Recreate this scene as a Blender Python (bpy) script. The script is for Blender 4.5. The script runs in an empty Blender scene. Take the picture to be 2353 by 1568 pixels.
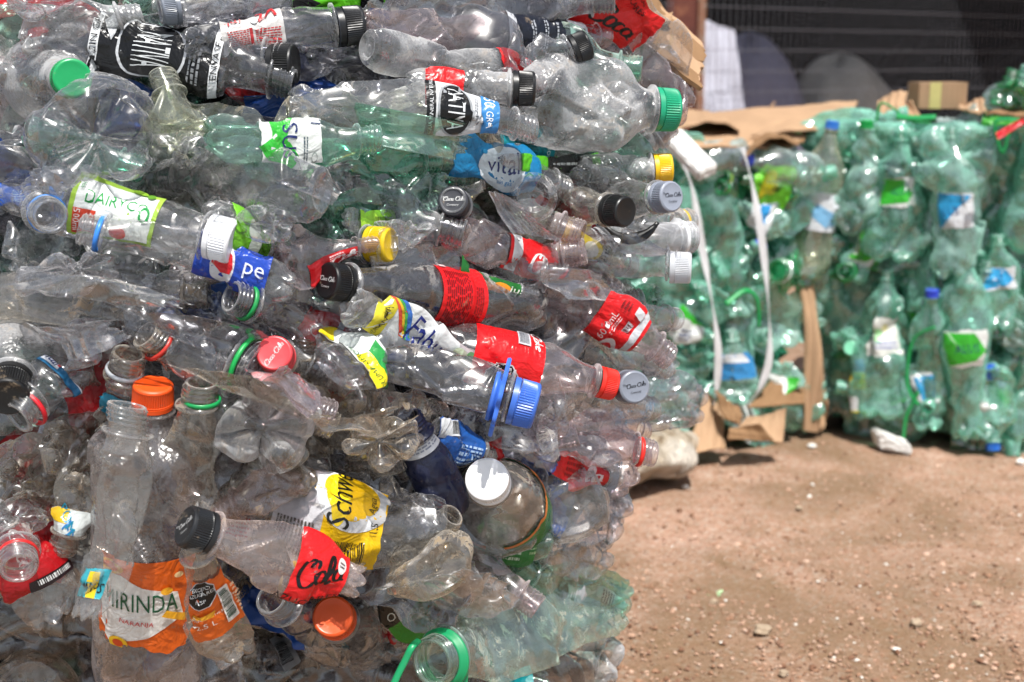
import bpy, bmesh, math, random
import numpy as np
from mathutils import Vector, Matrix
from mathutils.geometry import tessellate_polygon

# ------------------------------------------------------------------ camera, world, sun
scene = bpy.context.scene
C = scene.collection
scene.view_settings.view_transform = 'Standard'
scene.view_settings.look = 'None'
scene.view_settings.exposure = 0.48
scene.view_settings.gamma = 1.0
scene.render.engine = 'CYCLES'
scene.cycles.transparent_max_bounces = 28
scene.cycles.max_bounces = 4
scene.cycles.diffuse_bounces = 2
scene.cycles.glossy_bounces = 3
scene.cycles.use_adaptive_sampling = True
scene.cycles.adaptive_threshold = 0.035
scene.cycles.transmission_bounces = 4
scene.cycles.caustics_reflective = False
scene.cycles.sample_clamp_indirect = 6.0
scene.cycles.use_denoising = True

CAM_H = 0.90
FPX = 50.0 / 36.0 * 2353.0          # focal length in photo units (photo 2353 wide here)
PITCH = math.atan((784.0 - 140.0) / FPX)
cam_d = bpy.data.cameras.new('camera')
cam_d.lens = 50.0
cam_d.sensor_width = 36.0
cam_d.clip_start = 0.05
cam_d.clip_end = 500.0
cam_d.dof.use_dof = True
cam_d.dof.focus_distance = 1.36
cam_d.dof.aperture_fstop = 6.6
cam = bpy.data.objects.new('camera', cam_d)
C.objects.link(cam)
cam.location = (0, 0, CAM_H)
cam.rotation_euler = (math.pi / 2 - PITCH, 0, 0)
scene.camera = cam

SUN = Vector((0.13, -0.43, 0.89)).normalized()
elev = math.asin(SUN.z)
world = bpy.data.worlds.new('World')
scene.world = world
world.use_nodes = True
wn = world.node_tree.nodes
wn.clear()
sky = wn.new('ShaderNodeTexSky')
sky.sky_type = 'NISHITA'
sky.sun_disc = False
sky.sun_elevation = elev
sky.sun_rotation = math.atan2(SUN.x, SUN.y)
sky.air_density = 1.0
sky.dust_density = 1.5
bg = wn.new('ShaderNodeBackground')
bg.inputs['Strength'].default_value = 0.105
wo = wn.new('ShaderNodeOutputWorld')
hsv = wn.new('ShaderNodeHueSaturation')
hsv.inputs['Saturation'].default_value = 0.5      # hazy, whitish summer sky
world.node_tree.links.new(sky.outputs[0], hsv.inputs['Color'])
world.node_tree.links.new(hsv.outputs[0], bg.inputs[0])
world.node_tree.links.new(bg.outputs[0], wo.inputs[0])
sun_d = bpy.data.lights.new('sun', 'SUN')
sun_d.energy = 4.5
sun_d.angle = math.radians(0.5)
sun_d.color = (1.0, 0.97, 0.92)
sun = bpy.data.objects.new('sun', sun_d)
C.objects.link(sun)
sun.rotation_euler = SUN.to_track_quat('Z', 'Y').to_euler()

# ------------------------------------------------------------------ geometry of the view
cp, sp = math.cos(PITCH), math.sin(PITCH)
RIGHT = Vector((1, 0, 0)); UP = Vector((0, sp, cp)); FWD = Vector((0, cp, -sp))
CAM = Vector((0, 0, CAM_H))
def P(u, v, d):
    return CAM + RIGHT * ((u - 1176.5) / FPX * d) + UP * (-(v - 784.0) / FPX * d) + FWD * d
def G(u, v, z=0.0):
    r = P(u, v, 1.0) - CAM
    return CAM + r * ((z - CAM_H) / r.z)
def depth_of(p):
    return (Vector(p) - CAM).dot(FWD)
def UV(p):
    q = Vector(p) - CAM
    d = q.dot(FWD)
    return 1176.5 + q.dot(RIGHT) / d * FPX, 784.0 - q.dot(UP) / d * FPX
def D(u, v):
    a = min(max((u - 600.0) / 950.0, 0.0), 1.15)
    d = 1.27 + 0.34 * a ** 1.5
    if v > 1260: d += (0.19 - 0.11 * min(max((u - 800) / 250.0, 0.0), 1.0)) * min((v - 1260) / 170.0, 1.25)
    if v < 420: d += 0.05 * min((420 - v) / 420.0, 1.2)
    return d

# ------------------------------------------------------------------ materials
def hexc(h):
    h = h.lstrip('#')
    out = []
    for i in (0, 2, 4):
        c = int(h[i:i + 2], 16) / 255.0
        out.append(c / 12.92 if c <= 0.04045 else ((c + 0.055) / 1.055) ** 2.4)
    return (out[0], out[1], out[2], 1.0)

class NT:
    def __init__(self, name):
        self.m = bpy.data.materials.new(name)
        self.m.use_nodes = True
        self.t = self.m.node_tree
        self.t.nodes.clear()
        self.out = self.n('ShaderNodeOutputMaterial')
    def n(self, kind, **kw):
        x = self.t.nodes.new(kind)
        for k, v in kw.items():
            if hasattr(x, k) and k not in x.inputs: setattr(x, k, v)
        return x
    def l(self, a, b): self.t.links.new(a, b)
    def noise(self, vec, scale, detail=3.0, rough=0.55, dist=0.0):
        x = self.n('ShaderNodeTexNoise')
        x.inputs['Scale'].default_value = scale
        x.inputs['Detail'].default_value = detail
        x.inputs['Roughness'].default_value = rough
        x.inputs['Distortion'].default_value = dist
        if vec is not None: self.l(vec, x.inputs['Vector'])
        return x.outputs[0]
    def ramp(self, fac, pts):
        x = self.n('ShaderNodeValToRGB')
        e = x.color_ramp.elements
        while len(e) < len(pts): e.new(0.5)
        for el, (p, c) in zip(e, pts):
            el.position = p
            el.color = c if len(c) == 4 else (c[0], c[1], c[2], 1.0)
        self.l(fac, x.inputs[0])
        return x.outputs[0]
    def math(self, op, a, b=None, c=None):
        x = self.n('ShaderNodeMath'); x.operation = op
        for i, v in enumerate((a, b, c)):
            if v is None: continue
            if isinstance(v, (int, float)): x.inputs[i].default_value = v
            else: self.l(v, x.inputs[i])
        return x.outputs[0]
    def mixc(self, fac, a, b, mode='MIX'):
        x = self.n('ShaderNodeMix'); x.data_type = 'RGBA'; x.blend_type = mode
        if isinstance(fac, (int, float)): x.inputs[0].default_value = fac
        else: self.l(fac, x.inputs[0])
        for i, v in ((6, a), (7, b)):
            if isinstance(v, tuple): x.inputs[i].default_value = v
            else: self.l(v, x.inputs[i])
        return x.outputs[2]
    def mixs(self, fac, a, b):
        x = self.n('ShaderNodeMixShader')
        if isinstance(fac, (int, float)): x.inputs[0].default_value = fac
        else: self.l(fac, x.inputs[0])
        self.l(a, x.inputs[1]); self.l(b, x.inputs[2])
        return x.outputs[0]
    def bump(self, h, strength, dist=0.002):
        x = self.n('ShaderNodeBump')
        x.inputs['Strength'].default_value = strength
        x.inputs['Distance'].default_value = dist
        self.l(h, x.inputs['Height'])
        return x.outputs[0]
    def coord(self, what='Object'):
        x = self.n('ShaderNodeTexCoord')
        return x.outputs[what]
    def shift(self, vec):
        o = self.n('ShaderNodeObjectInfo')
        a = self.n('ShaderNodeVectorMath'); a.operation = 'SCALE'
        cmb = self.n('ShaderNodeCombineXYZ')
        for i in range(3): self.l(o.outputs['Random'], cmb.inputs[i])
        self.l(cmb.outputs[0], a.inputs[0]); a.inputs['Scale'].default_value = 7.3
        b = self.n('ShaderNodeVectorMath'); b.operation = 'ADD'
        self.l(vec, b.inputs[0]); self.l(a.outputs[0], b.inputs[1])
        return b.outputs[0]

def grey(x): return (x, x, x, 1.0)

MATS = {}
def pet(name, tint=(0.85, 0.855, 0.855), haze=0.038, hazec=(0.62, 0.62, 0.63), dirt=0.12, dirtc=(0.36, 0.27, 0.18), rough=0.06, refl=0.10, drops=0.0, bumpk=0.22, facet=0.30, fold=0.22):
    """thin clear plastic sheet: see-through, mirror-like at grazing angles, scuffed and dusty"""
    if name in MATS: return MATS[name]
    k = NT(name)
    co = k.shift(k.coord())
    # broad waviness, and crumpled film: flat facets between creases
    wv = k.n('ShaderNodeTexNoise'); wv.inputs['Scale'].default_value = 24.0; wv.inputs['Detail'].default_value = 1.5
    k.l(co, wv.inputs['Vector'])
    ch = k.n('ShaderNodeSeparateColor'); k.l(wv.outputs['Color'], ch.inputs[0])
    w2 = k.n('ShaderNodeVectorMath'); w2.operation = 'MULTIPLY_ADD'
    k.l(wv.outputs['Color'], w2.inputs[0]); w2.inputs[1].default_value = (.03, .03, .03); k.l(co, w2.inputs[2])
    sc3 = k.n('ShaderNodeVectorMath'); sc3.operation = 'MULTIPLY'; sc3.inputs[1].default_value = (1, 1, .5); k.l(w2.outputs[0], sc3.inputs[0])
    geo = k.n('ShaderNodeNewGeometry')
    def tilt(src, amt, acc):
        t0 = k.n('ShaderNodeVectorMath'); t0.operation = 'SUBTRACT'; k.l(src, t0.inputs[0]); t0.inputs[1].default_value = (.5, .5, .5)
        t = k.n('ShaderNodeVectorMath'); t.operation = 'MULTIPLY_ADD'
        k.l(t0.outputs[0], t.inputs[0]); t.inputs[1].default_value = (amt, amt, amt); k.l(acc, t.inputs[2])
        return t.outputs[0]
    acc = tilt(wv.outputs['Color'], bumpk * 3.0, geo.outputs['Normal'])
    for scl, amt in ((30.0, facet),):
        vc = k.n('ShaderNodeTexVoronoi'); vc.inputs['Scale'].default_value = scl; k.l(sc3.outputs[0], vc.inputs['Vector'])
        acc = tilt(vc.outputs['Color'], amt, acc)
    if drops > 0:
        vo = k.n('ShaderNodeTexVoronoi'); vo.inputs['Scale'].default_value = 520.0
        k.l(co, vo.inputs['Vector'])
        acc = tilt(vo.outputs['Color'], .35, acc)
        dm = k.ramp(ch.outputs[2], [(0.44, grey(0)), (0.56, grey(1))])
    nn = k.n('ShaderNodeVectorMath'); nn.operation = 'NORMALIZE'; k.l(acc, nn.inputs[0]); nb = nn.outputs[0]
    crease = k.ramp(k.math('ABSOLUTE', k.math('SUBTRACT', ch.outputs[1], .5)), [(0.0, grey(1)), (.012, grey(0))])
    lw = k.n('ShaderNodeLayerWeight'); lw.inputs[0].default_value = 0.5
    k.l(nb, lw.inputs['Normal'])
    fr = k.math('ADD', refl, k.math('MULTIPLY', k.math('POWER', lw.outputs['Facing'], 2.6), 0.9))
    tr = k.n('ShaderNodeBsdfTransparent'); tr.inputs[0].default_value = (tint[0], tint[1], tint[2], 1)
    gl = k.n('ShaderNodeBsdfGlossy'); gl.inputs['Roughness'].default_value = rough
    gl2 = k.n('ShaderNodeBsdfGlossy'); gl2.inputs['Roughness'].default_value = 0.27
    for q in (gl, gl2):
        q.inputs['Color'].default_value = (1.0, 1.0, 1.0, 1); k.l(nb, q.inputs['Normal'])
    s = k.mixs(fr, tr.outputs[0], k.mixs(0.38, gl.outputs[0], gl2.outputs[0]))
    # scuffs (whitish) and dust (beige)
    df = k.n('ShaderNodeBsdfDiffuse'); tl = k.n('ShaderNodeBsdfTranslucent')
    f4 = k.noise(co, 52.0, 4.0, 0.72, 1.0)
    scr = k.ramp(f4, [(0.30, grey(1)), (0.50, grey(0))])
    scr2 = k.ramp(ch.outputs[0], [(0.35, grey(0.35)), (0.7, grey(1))])
    dst = k.ramp(f4, [(0.53, grey(0)), (0.62, grey(1))])
    dsm = k.ramp(ch.outputs[2], [(0.46, grey(0)), (0.62, grey(1))])
    dust = k.math('MULTIPLY', k.math('MULTIPLY', dst, dsm), min(dirt * 4.0, 0.95))
    col = k.mixc(dust, (hazec[0], hazec[1], hazec[2], 1), (dirtc[0], dirtc[1], dirtc[2], 1))
    k.l(col, df.inputs[0]); k.l(col, tl.inputs[0])
    k.l(nb, df.inputs['Normal'])
    hs = k.mixs(0.45, df.outputs[0], tl.outputs[0])
    hf = k.math('ADD', k.math('MULTIPLY', k.math('ADD', k.math('MULTIPLY', scr, 0.9), scr2), haze), k.math('MULTIPLY', dust, 0.8))
    if drops > 0: hf = k.math('ADD', hf, k.math('MULTIPLY', dm, drops))
    # sharp folds in the sheet whiten
    hf = k.math('ADD', hf, k.math('MULTIPLY', crease, k.math('MULTIPLY', scr2, 0.08)))
    # pressed folds turn white along their ridges
    hf = k.math('ADD', hf, k.math('MULTIPLY', k.ramp(geo.outputs['Pointiness'], [(0.525, grey(0)), (0.60, grey(1))]), fold))
    # a longer way through the film at a slant scatters more
    hf = k.math('DIVIDE', hf, k.math('MAXIMUM', k.math('SUBTRACT', 1.02, lw.outputs['Facing']), 0.13))
    hf = k.math('MINIMUM', hf, 0.96)
    k.l(k.mixs(hf, s, hs), k.out.inputs[0])
    MATS[name] = k.m
    return k.m

def solid(name, col, rough=0.4, dirt=0.0, dirtc=(0.36, 0.27, 0.18), bump=0.0, spec=0.5, trans=0.0):
    """opaque printed film or moulded plastic"""
    if name in MATS: return MATS[name]
    k = NT(name)
    p = k.n('ShaderNodeBsdfPrincipled')
    co = k.shift(k.coord())
    base = col if len(col) == 4 else (col[0], col[1], col[2], 1)
    var = k.ramp(k.noise(co, 30.0, 4.0), [(0.3, grey(0.86)), (0.7, grey(1.0))])
    c = k.mixc(1.0, base, var, 'MULTIPLY')
    if dirt > 0:
        d = k.ramp(k.noise(co, 60.0, 6.0, 0.7), [(0.66 - 0.22 * dirt, grey(0)), (0.74 - 0.16 * dirt, grey(1))])
        c = k.mixc(k.math('MULTIPLY', d, min(1.0, 0.5 + dirt * 0.5)), c, (dirtc[0], dirtc[1], dirtc[2], 1))
    k.l(c, p.inputs['Base Color'])
    r = k.ramp(k.noise(co, 40.0, 3.0), [(0.3, grey(rough * 0.75)), (0.7, grey(min(1, rough * 1.3)))])
    k.l(r, p.inputs['Roughness'])
    p.inputs['Specular IOR Level'].default_value = spec
    if bump > 0:
        k.l(k.bump(k.math('ADD', k.noise(co, 34.0, 2.0, 0.5, 2.2), k.math('MULTIPLY', k.noise(co, 110.0, 2.0, 0.6, 1.0), .25)), bump, 0.006), p.inputs['Normal'])
    sh = p.outputs[0]
    if trans > 0:
        tl = k.n('ShaderNodeBsdfTranslucent'); k.l(c, tl.inputs[0])
        sh = k.mixs(trans, sh, tl.outputs[0])
    k.l(sh, k.out.inputs[0])
    MATS[name] = k.m
    return k.m

def film(h, dirt=0.12):
    return solid('printed_film_%s_%d' % (h.strip('#'), int(dirt * 100)), hexc(h), 0.30, dirt, bump=0.5, trans=0.15)
def capmat(h, dirt=0.05):
    return solid('moulded_plastic_%s_%d' % (h.strip('#'), int(dirt * 100)), hexc(h), 0.38, dirt, bump=0.05)

CLEAR = lambda: pet('clear_plastic')
# ------------------------------------------------------------------ object helpers
def link(name, me, parent=None, mats=None):
    o = bpy.data.objects.new(name, me)
    C.objects.link(o)
    if parent is not None: o.parent = parent
    if mats:
        for m in mats: me.materials.append(m)
    return o
def mesh_from(verts, faces, smooth=True, mi=None, name='mesh'):
    me = bpy.data.meshes.new(name)
    verts = np.asarray(verts, dtype=np.float32).reshape(-1, 3)
    if isinstance(faces, np.ndarray) and faces.ndim == 2:
        n, k = faces.shape
        me.vertices.add(len(verts)); me.vertices.foreach_set('co', verts.ravel())
        me.loops.add(n * k); me.loops.foreach_set('vertex_index', faces.astype(np.int32).ravel())
        me.polygons.add(n)
        me.polygons.foreach_set('loop_start', np.arange(0, n * k, k, dtype=np.int32))
        me.update(calc_edges=True)
    else:
        me.from_pydata([tuple(map(float, v)) for v in verts], [], [tuple(int(i) for i in f) for f in faces])
        me.update()
    n = len(me.polygons)
    me.polygons.foreach_set('use_smooth', np.full(n, smooth, dtype=bool))
    if mi is not None: me.polygons.foreach_set('material_index', np.asarray(mi, dtype=np.int32))
    me.validate()
    return me
def tag(o, label=None, cat=None, group=None, kind=None):
    if label: o['label'] = label
    if cat: o['category'] = cat
    if group: o['group'] = group
    if kind: o['kind'] = kind
    return o
def empty(name, mw):
    o = bpy.data.objects.new(name, None)
    o.empty_display_size = 0.02
    C.objects.link(o)
    o.matrix_world = mw
    return o
def copy_tree(o, parent=None):
    c = o.copy(); C.objects.link(c)
    if parent is not None: c.parent = parent
    for ch in o.children: copy_tree(ch, c)
    return c
def frame(base, axis, toward, roll=0.0):
    Z = axis.normalized()
    Y = toward - Z * toward.dot(Z)
    if Y.length < 0.38 * toward.length: Y = UP - Z * UP.dot(Z)
    Y.normalize()
    X = Y.cross(Z)
    if roll:
        Y2 = Y * math.cos(roll) + X * math.sin(roll)
        X = Y2.cross(Z); Y = Y2
    m = Matrix((X, Y, Z)).transposed().to_4x4()
    m.translation = base
    return m
def grid_faces(nr, nc, wrap=True):
    r = np.arange(nr - 1)[:, None]
    c = np.arange(nc if wrap else nc - 1)[None, :]
    c2 = (c + 1) % nc
    a = r * nc + c; b = r * nc + c2; d = (r + 1) * nc + c; e = (r + 1) * nc + c2
    return np.stack([a, b, e, d], -1).reshape(-1, 4)

# ------------------------------------------------------------------ flat artwork (shapes in metres, mapped onto a surface later)
TXT = {}
def text2d(s):
    if s in TXT: return TXT[s]
    cu = bpy.data.curves.new('text', 'FONT')
    cu.body = s; cu.size = 1.0; cu.resolution_u = 2
    cu.align_x = 'CENTER'; cu.align_y = 'CENTER'
    o = bpy.data.objects.new('text', cu)
    C.objects.link(o)
    bpy.context.view_layer.update()
    me = bpy.data.meshes.new_from_object(o)
    vs = [(v.co.x, v.co.y) for v in me.vertices]
    fs = [tuple(p.vertices) for p in me.polygons]
    xs = [v[0] for v in vs]; ys = [v[1] for v in vs]
    cx, cy = (min(xs) + max(xs)) / 2, (min(ys) + max(ys)) / 2
    h = max(ys) - min(ys)
    vs = [((x - cx) / h, (y - cy) / h) for x, y in vs]
    bpy.data.objects.remove(o); bpy.data.curves.remove(cu); bpy.data.meshes.remove(me)
    TXT[s] = (vs, fs)
    return TXT[s]

def arc(cx, cy, rx, ry, a0, a1, n=14):
    return [(cx + rx * math.cos(math.radians(a0 + (a1 - a0) * i / n)), cy + ry * math.sin(math.radians(a0 + (a1 - a0) * i / n))) for i in range(n + 1)]
def script_word(word):
    """joined slanted handwriting made of strokes; unit x-height"""
    st = []; x = 0.0
    for ch in word:
        if ch == 'C':
            st.append(arc(x + 0.95, 0.95, 0.95, 1.05, 55, 320, 20)); st.append(arc(x + 1.45, 1.55, 0.35, 0.3, -60, 200, 10)); x += 1.75
        elif ch in 'ao':
            st.append(arc(x + 0.5, 0.5, 0.46, 0.5, 30, 395, 16))
            if ch == 'a': st.append([(x + 0.98, 1.0), (x + 0.95, 0.35)] + arc(x + 1.2, 0.25, 0.25, 0.25, 170, 300, 6)); x += 0.35
            x += 1.05
        elif ch == 'c':
            st.append(arc(x + 0.5, 0.5, 0.46, 0.5, 50, 320, 12)); x += 0.95
        elif ch == 'l':
            st.append([(x, 0.2)] + arc(x + 0.35, 1.5, 0.25, 0.65, -60, 180, 12) + [(x + 0.1, 0.4)] + arc(x + 0.35, 0.25, 0.25, 0.25, 180, 330, 6)); x += 0.75
        elif ch == '-':
            st.append([(x + 0.1, 0.6), (x + 0.6, 0.8)]); x += 0.75
        elif ch == 'e':
            st.append([(x + 0.1, 0.5), (x + 0.85, 0.65)] + arc(x + 0.5, 0.5, 0.42, 0.5, 20, 320, 14)); x += 0.95
        elif ch == 'k':
            st.append([(x + 0.2, 2.0), (x + 0.1, 0.0)]); st.append([(x + 0.8, 1.0), (x + 0.2, 0.5), (x + 0.9, 0.0)]); x += 1.0
        elif ch == 'd':
            st.append(arc(x + 0.5, 0.5, 0.46, 0.5, 30, 395, 16)); st.append([(x + 1.05, 2.0), (x + 0.95, 0.0)]); x += 1.2
        else:
            x += 0.6
    vs, fs = [], []
    for pl in st:
        n = len(pl)
        i0 = len(vs)
        for i, (px, py) in enumerate(pl):
            q0 = pl[max(i - 1, 0)]; q1 = pl[min(i + 1, n - 1)]
            dx, dy = q1[0] - q0[0], q1[1] - q0[1]
            L = math.hypot(dx, dy) or 1
            w = 0.06 + 0.15 * abs(dy / L)
            if i in (0, n - 1): w *= 0.5
            vs.append((px + 0.3 * py - dy / L * w, py + dx / L * w)); vs.append((px + 0.3 * py + dy / L * w, py - dx / L * w))
        for i in range(n - 1):
            a = i0 + 2 * i
            fs.append((a, a + 1, a + 3, a + 2))
    w = x + 0.5
    vs = [((a - w / 2) / 2.0, (b - 0.95) / 2.0) for a, b in vs]
    return vs, fs

def art(shape, W, H, rnd):
    """one shape -> (verts2d, faces, colour); shape coordinates are fractions of the label (a along, b across)"""
    k = shape[0]
    if k == 'rect':
        _, a0, b0, a1, b1, col = shape
        return [[(a0 * W, b0 * H), (a1 * W, b0 * H), (a1 * W, b1 * H), (a0 * W, b1 * H)], [(0, 1, 2, 3)], col]
    if k == 'poly':
        _, pts, col = shape
        pts = [(a * W, b * H) for a, b in pts]
        tr = tessellate_polygon([[Vector((x, y, 0)) for x, y in pts]])
        return [pts, [tuple(t) for t in tr], col]
    if k == 'ell':                       # centre, radii, colour, rotation
        _, ca, cb, ra, rb, col = shape[:6]
        rot = math.radians(shape[6]) if len(shape) > 6 else 0
        pts = []
        for i in range(28):
            t = 2 * math.pi * i / 28
            x, y = ra * W * math.cos(t), rb * H * math.sin(t)
            pts.append((ca * W + x * math.cos(rot) - y * math.sin(rot), cb * H + x * math.sin(rot) + y * math.cos(rot)))
        return [pts, [tuple(range(28))], col]
    if k == 'oct':                       # octagon, radius in metres
        _, ca, cb, r, col = shape
        pts = [(ca * W + r * math.cos(math.pi / 8 + i * math.pi / 4), cb * H + r * math.sin(math.pi / 8 + i * math.pi / 4)) for i in range(8)]
        return [pts, [tuple(range(8))], col]
    if k in ('txt', 'scr'):              # text, centre, letter height in metres, rotation, colour, shear, x-scale
        _, s, ca, cb, h, rot, col = shape[:7]
        sh = shape[7] if len(shape) > 7 else 0.0
        xs = shape[8] if len(shape) > 8 else 1.0
        vs, fs = text2d(s) if k == 'txt' else script_word(s)
        c, sn = math.cos(math.radians(rot)), math.sin(math.radians(rot))
        out = []
        for x, y in vs:
            x = (x + sh * y) * h * xs; y = y * h
            out.append((ca * W + x * c - y * sn, cb * H + x * sn + y * c))
        return [out, fs, col]
    if k == 'bars':                      # barcode: bars run across b (dir 0) or a (dir 1)
        _, a0, b0, a1, b1, col, dr = shape
        vs, fs = [], []
        t = 0.0
        while t < 1.0:
            w = rnd.choice((0.012, 0.02, 0.035)); g = rnd.choice((0.015, 0.02, 0.03))
            e = min(t + w, 1.0)
            if dr == 0: q = [(a0 + (a1 - a0) * t, b0), (a0 + (a1 - a0) * e, b0), (a0 + (a1 - a0) * e, b1), (a0 + (a1 - a0) * t, b1)]
            else: q = [(a0, b0 + (b1 - b0) * t), (a1, b0 + (b1 - b0) * t), (a1, b0 + (b1 - b0) * e), (a0, b0 + (b1 - b0) * e)]
            i = len(vs); vs += [(x * W, y * H) for x, y in q]; fs.append((i, i + 1, i + 2, i + 3))
            t = e + g
        return [vs, fs, col]
    if k == 'lines':                     # small print: rows of short dashes
        _, a0, b0, a1, b1, n, col, dr = shape
        vs, fs = [], []
        for i in range(n):
            c0 = (i + 0.2) / n; c1 = (i + 0.72) / n
            t = 0.0
            while t < 0.97:
                e = min(1.0, t + rnd.uniform(0.04, 0.16))
                if dr == 0: q = [(t, c0), (e, c0), (e, c1), (t, c1)]
                else: q = [(c0, t), (c1, t), (c1, e), (c0, e)]
                j = len(vs)
                vs += [((a0 + (a1 - a0) * x) * W, (b0 + (b1 - b0) * y) * H) for x, y in q]
                fs.append((j, j + 1, j + 2, j + 3))
                t = e + rnd.uniform(0.02, 0.05)
        return [vs, fs, col]
    raise ValueError(k)

def refine2d(vs, fs, step):
    bm = bmesh.new()
    bv = [bm.verts.new((x, y, 0)) for x, y in vs]
    for f in fs:
        try: bm.faces.new([bv[i] for i in f])
        except ValueError: pass
    xs = [v[0] for v in vs]; ys = [v[1] for v in vs]
    for ax, lo, hi in ((0, min(xs), max(xs)), (1, min(ys), max(ys))):
        n = Vector((1, 0, 0)) if ax == 0 else Vector((0, 1, 0))
        c = math.floor(lo / step) * step + step
        while c < hi:
            bmesh.ops.bisect_plane(bm, geom=bm.verts[:] + bm.edges[:] + bm.faces[:], plane_co=n * c, plane_no=n)
            c += step
    bm.verts.index_update()
    V = np.array([v.co[:2] for v in bm.verts]).reshape(-1, 2)
    F = [tuple(v.index for v in f.verts) for f in bm.faces]
    bm.free()
    return V, F

# ------------------------------------------------------------------ the bottle
def smooth01(x):
    x = np.clip(x, 0, 1)
    return x * x * (3 - 2 * x)

class Shape:
    """surface of a crushed bottle, axis +Z from base to mouth, label side +Y"""
    def __init__(s, L, R, seed=0, flat=0.3, crumple=0.14, nr=0.0125, bend=(0, 0), twist=0.0, petals=5, ribs=0, shoulder=0.26, dents=(), nl=0.026, taper=0.0, pinch=None, sq=0.0, openneck=True):
        s.L, s.R, s.nr, s.nl = L, R, nr, min(nl, L * 0.3)
        s.flat, s.A, s.bend, s.twist, s.petals, s.ribs = flat, crumple, bend, twist, petals, ribs
        s.dents, s.taper, s.pinch, s.sq = dents, taper, pinch, sq
        s.zs = L - s.nl - shoulder * L        # shoulder starts
        s.zn = L - s.nl
        rnd = np.random.RandomState(seed)
        s.rnd = rnd
        ph = rnd.uniform(-1.15, 1.15, (34, 3)); ph[:, 2] = rnd.uniform(-0.1, 1.1, 34) * L / R * 0.55
        s.s1 = ph[:15]; s.g1 = rnd.normal(0, 0.75, (15, 3)); s.h1 = rnd.uniform(-1, 0.45, 15)
        n2 = 70
        s.s2 = np.column_stack([rnd.uniform(-1.2, 1.2, n2), rnd.uniform(-1.2, 1.2, n2), rnd.uniform(-0.1, 1.1, n2) * L / R * 0.7])
        s.g2 = rnd.normal(0, 1.0, (n2, 3)); s.h2 = rnd.uniform(-0.6, 0.5, n2)
        s.phase = rnd.uniform(0, 6.28)
        n3 = 6
        s.folds = [(rnd.uniform(.08, .95) * L, rnd.uniform(-.9, .9), rnd.uniform(.08, .24), rnd.uniform(.28, .65), rnd.uniform(-.6, 3.6)) for _ in range(n3)]
        prof = [(0.004 * R / 0.035, 0.0), (0.006 * R / 0.035, 0.09 * R), (0.004, 0.42 * R), (0.0, 0.62 * R), (0.003, 0.80 * R), (0.014, 0.95 * R), (0.03, R)]
        zs = np.linspace(0.03, s.zs, 30)[1:]
        prof += [(z, R) for z in zs]
        for t in np.linspace(0, 1, 14)[1:]:
            q = 0.5 + 0.5 * math.cos(math.pi * t ** 0.85)
            prof.append((s.zs + (s.zn - s.zs) * t, nr * 1.06 + (R - nr * 1.06) * q))
        s.prof = np.array(prof)
    def radius(s, z):
        i = 6
        return np.interp(z, s.prof[i:, 0], s.prof[i:, 1])
    def deform(s, z, r, th):
        R, L = s.R, s.L
        z = np.asarray(z, float); r = np.asarray(r, float); th = np.asarray(th, float)
        w = 1 - smooth01((z - s.zs) / max(s.zn - s.zs, 1e-4))
        wb = 0.35 + 0.65 * smooth01(z / (0.9 * R))
        if s.ribs:
            r = r * (1 - 0.035 * w * (0.5 + 0.5 * np.cos(z / L * s.ribs * 6.2832)) * smooth01((z - 0.03) / 0.02))
        if s.taper:
            r = r * (1 - s.taper * (1 - z / L) * w)
        if s.pinch:
            for pz, amt, sg in s.pinch:
                r = r * (1 - amt * np.exp(-((z / L - pz) / sg) ** 2) * w)
        x = r * np.sin(th); y = r * np.cos(th)
        if s.sq > 0:
            m = np.maximum(np.abs(np.sin(th)), np.abs(np.cos(th)))
            x = x * (1 + s.sq * (1 / np.maximum(m, .3) - 1) * w); y = y * (1 + s.sq * (1 / np.maximum(m, .3) - 1) * w)
        fl = s.flat * w * wb
        x = x * (1 + 0.45 * fl)
        xr = np.clip(np.abs(x) / (R * (1 + 0.45 * fl) + 1e-6), 0, 1)
        y = y * (1 - fl) * (1 - 0.85 * fl * xr ** 2.5)
        # crumple: soft-bordered facets, each pushed in and tilted
        q = np.stack([x / R, y / R, z / R * 0.55], -1)
        d = np.zeros(len(q))
        for S_, G_, H_, amp, sharp in ((s.s1, s.g1, s.h1, 1.2, 70.0), (s.s2 * np.array([1, 1, 0.79]), s.g2, s.h2, 0.17, 170.0)):
            df = q[:, None, :] - S_[None]
            dd = (df ** 2).sum(-1) * sharp
            e = np.exp(-(dd - dd.min(1, keepdims=True)))
            e /= e.sum(1, keepdims=True)
            d += amp * (e * (H_[None] + (df * G_[None]).sum(-1))).sum(1)
        wc = w * (0.25 + 0.75 * smooth01(z / (0.5 * R))) * smooth01(r / (0.3 * R))
        d = np.clip(d, -2.2, 1.1) * s.A * R * wc
        # sharp V-shaped folds running obliquely across the sheet
        kf = min(1.0, s.A / .14) * wc
        for (fz, sl, dep, wd, fth) in s.folds:
            a = np.angle(np.exp(1j * (th - fth)))
            dist = np.abs(z - fz - sl * a * R) / (wd * R)
            d -= dep * R * np.maximum(0, 1 - dist) * np.clip(1.25 - np.abs(a) / 1.5, 0, 1) * kf
        for (dz, dth, dep, sg) in s.dents:
            a = np.angle(np.exp(1j * (th - dth)))
            d -= dep * R * np.exp(-(((z - dz * L) / (sg * R)) ** 2 + (a / (sg * 1.1)) ** 2) ** 1.5) * w
        x = x + np.sin(th) * d; y = y + np.cos(th) * d * (1 - 0.4 * fl)
        if s.twist:
            a = s.twist * (z / L) * 1.0
            x, y = x * np.cos(a) - y * np.sin(a), x * np.sin(a) + y * np.cos(a)
        t = np.clip(z / L, 0, 1)
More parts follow.
